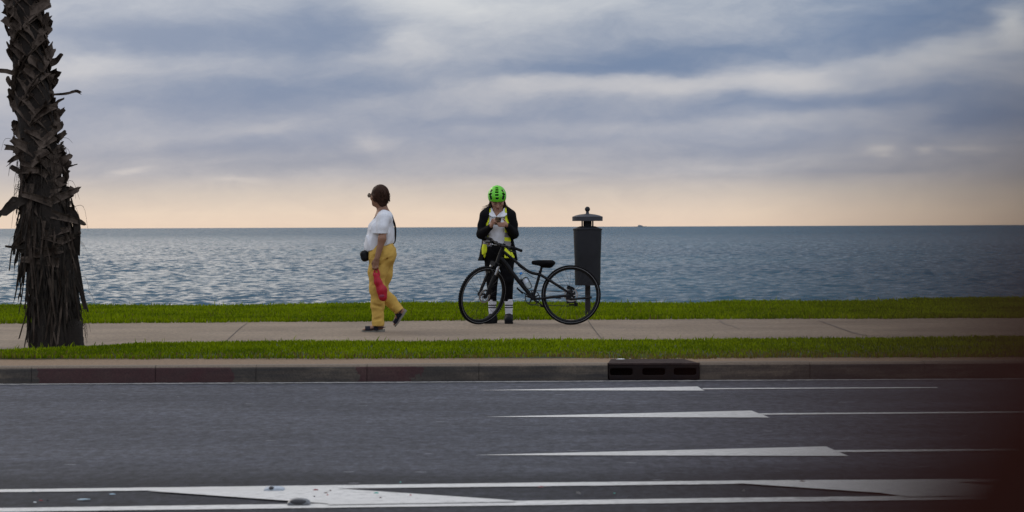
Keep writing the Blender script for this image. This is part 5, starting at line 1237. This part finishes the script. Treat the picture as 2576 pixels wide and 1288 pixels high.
helm = f.build('helmet', m, cyc, relax=1)
f = Field(np.array(HC)-np.array([.13, .18, .14]), np.array(HC)+np.array([.13, .18, .14]), .005)
f.ell(Hh(-.0, 0, -.018), (.131, .097, .107), HhR, .004).plane(HhR @ np.array([.14, 0, -1.0]), Hh(0, 0, -.044)); f.build('helmet_liner', mat('helmet_foam', (.012, .016, .022), .85), helm)
sp_ = MB()
for s_ in (-1, 1): sp_.tube(spline([Hh(.03, s_*.093, -.05), H(.02, s_*.080, -.05), H(.045, s_*.060, -.095), H(.060, s_*.01, -.122)], 5), .0045, 6, flat=.5); sp_.tube(spline([Hh(-.05, s_*.085, -.05), H(-.01, s_*.083, -.02), H(.02, s_*.078, -.06)], 4), .004, 6, flat=.5)
sp_.build('chin_strap', M_BLACKC, helm)
# long hair behind the neck, blown to the left of the picture
f = Field((-.22, -.06, 1.22), (.16, .16, 1.50), .005)
f.cap((-.055, .02, 1.42), (-.085, .05, 1.34), .040, .032, .03).cap((-.085, .05, 1.34), (-.125, .06, 1.30), .030, .014, .03).cap((.058, .03, 1.42), (.085, .05, 1.355), .034, .026, .03).cap((.085, .05, 1.355), (.105, .055, 1.335), .022, .012, .02).cap((0, .06, 1.42), (0, .09, 1.28), .06, .05, .04)
hair2 = f.wrinkle(.005, 70, (1, 1, .4), 8).build('hair', M_HAIR2, cyc, relax=0)
hs = MB(); rr = random.Random(6)
for k in range(46):
    s_ = -1 if k % 4 else 1; x0 = s_*rr.uniform(.05, .10); z0 = rr.uniform(1.30, 1.42); e = rr.uniform(.04, .11) if s_ < 0 else rr.uniform(.02, .05)
    hs.tube(spline([(x0, .03, z0), (x0+s_*e*.5, .03+rr.uniform(-.02, .02), z0-rr.uniform(-.004, .03)), (x0+s_*e, .02, z0-rr.uniform(.02, .07))], 4), [.0022]*5+[.0016]*4, 4, caps=False)
join_into(hair2, hs)
# lettering on the waistband
wb = MB(); cu = bpy.data.curves.new('t', 'FONT'); cu.body = 'PARIS'; cu.size = .026; cu.extrude = .0006; cu.align_x = 'CENTER'
to = bpy.data.objects.new('t', cu); COL.objects.link(to); dg = bpy.context.evaluated_depsgraph_get(); dg.update(); me = bpy.data.meshes.new_from_object(to.evaluated_get(dg)); bpy.data.objects.remove(to)
lv = np.array([v.co for v in leg.data.vertices])
def front_y(x, z): 
    q = lv[(abs(lv[:, 0]-x) < .012) & (abs(lv[:, 2]-z) < .012)]; return float(q[:, 1].min()) if len(q) else -.1
lo = bpy.data.objects.new('waistband_lettering', me); COL.objects.link(lo); lo.parent = leg; me.materials.append(mat('white_print', (.55, .54, .60), .7))
for v in me.vertices:   # wrap the print round the hip
    x, y, z = v.co; X_ = -.108+x; Z_ = .913+y+x*.12; v.co = (X_, front_y(X_, Z_)-.0035-z, Z_)
# phone
ph = empty('phone', (K0[0]+.0, YK-.272, 1.213), 'gold brown smartphone in the left hand of the cyclist', 'phone')
pf = Field((-.05, -.09, -.02), (.05, .09, .02), .003); pf.box((0, 0, 0), (.036, .070, .0045), None, .0044, .003)
o1 = pf.build('case', mat('phone_case', (.20, .155, .11), .45, .2, 20), ph, relax=1)
o2 = MB().box((.018, -.045, -.0055), (.010, .014, .0018)).build('camera_bump', mat('phone_lens', (.02, .02, .022), .2), ph)
o3 = MB().box((0, 0, .0047), (.033, .066, .0006)).build('screen', mat('phone_screen', (.01, .01, .012), .08), ph)
ph.rotation_euler = (rad(-42), rad(6), rad(4))
# ------------------------------------------------------------------ the photographer's car: door and wing mirror right by the lens
car = empty('car', (.3940, .0667, ROADZ-.0004), 'dark maroon car door with its wing mirror, a dark blur in the lower right corner', 'car')
M_CAR = mat('maroon_car_paint', (.032, .0115, .0088), .8, .15, 4, spec=.0); M_TRIM = mat('black_trim', (.012, .010, .010), .7, .2, spec=.2)
zc_ = CAMZ-ROADZ; cx_ = -.4
f = Field((-.42, -.03, zc_-.10), (-.22, .05, zc_+.04), .003)
f.ell((.0817+cx_, .0047, zc_-.0215), (.0733, .020, .0467), None, .008).ell((.100+cx_, .0067, zc_-.0333), (.0633, .0213, .0413), None, .02)
mir = f.build('wing_mirror', M_CAR, car, relax=2)
g_ = MB(); g_.ell((.0933+cx_, .026, zc_-.0287), (.0567, .004, .0333)); g_.build('mirror_glass', mat('mirror_silver', (.6, .6, .6), .05, .02, metal=1.0), mir)
MB().tube(spline([(-.27, .005, zc_-.066), (-.255, .0, zc_-.12), (-.24, -.02, zc_-.215)], 5), [.020]*11, 12, flat=.7).build('mirror_arm', M_TRIM, mir)
dr = Field((-.75, -.19, .26), (.62, .01, zc_-.16), .012)
dr.box((-.06, -.09, .74), (.60, .055, .46), None, .05, .02).cap((-.62, -.03, .80), (.50, -.03, .80), .05, .05, .06).box((-.06, -.09, .62), (.50, .062, .03), None, .02, .04)
door = dr.build('door', M_CAR, car, relax=3)
MB().box((-.06, -.05, 1.203), (.58, .012, .012)).build('window_seal', M_TRIM, door); MB().tube(spline([(-.52, .005, .98), (-.50, .032, .985), (-.40, .032, .985), (-.38, .005, .98)], 5), .011, 8).build('handle', M_TRIM, door)
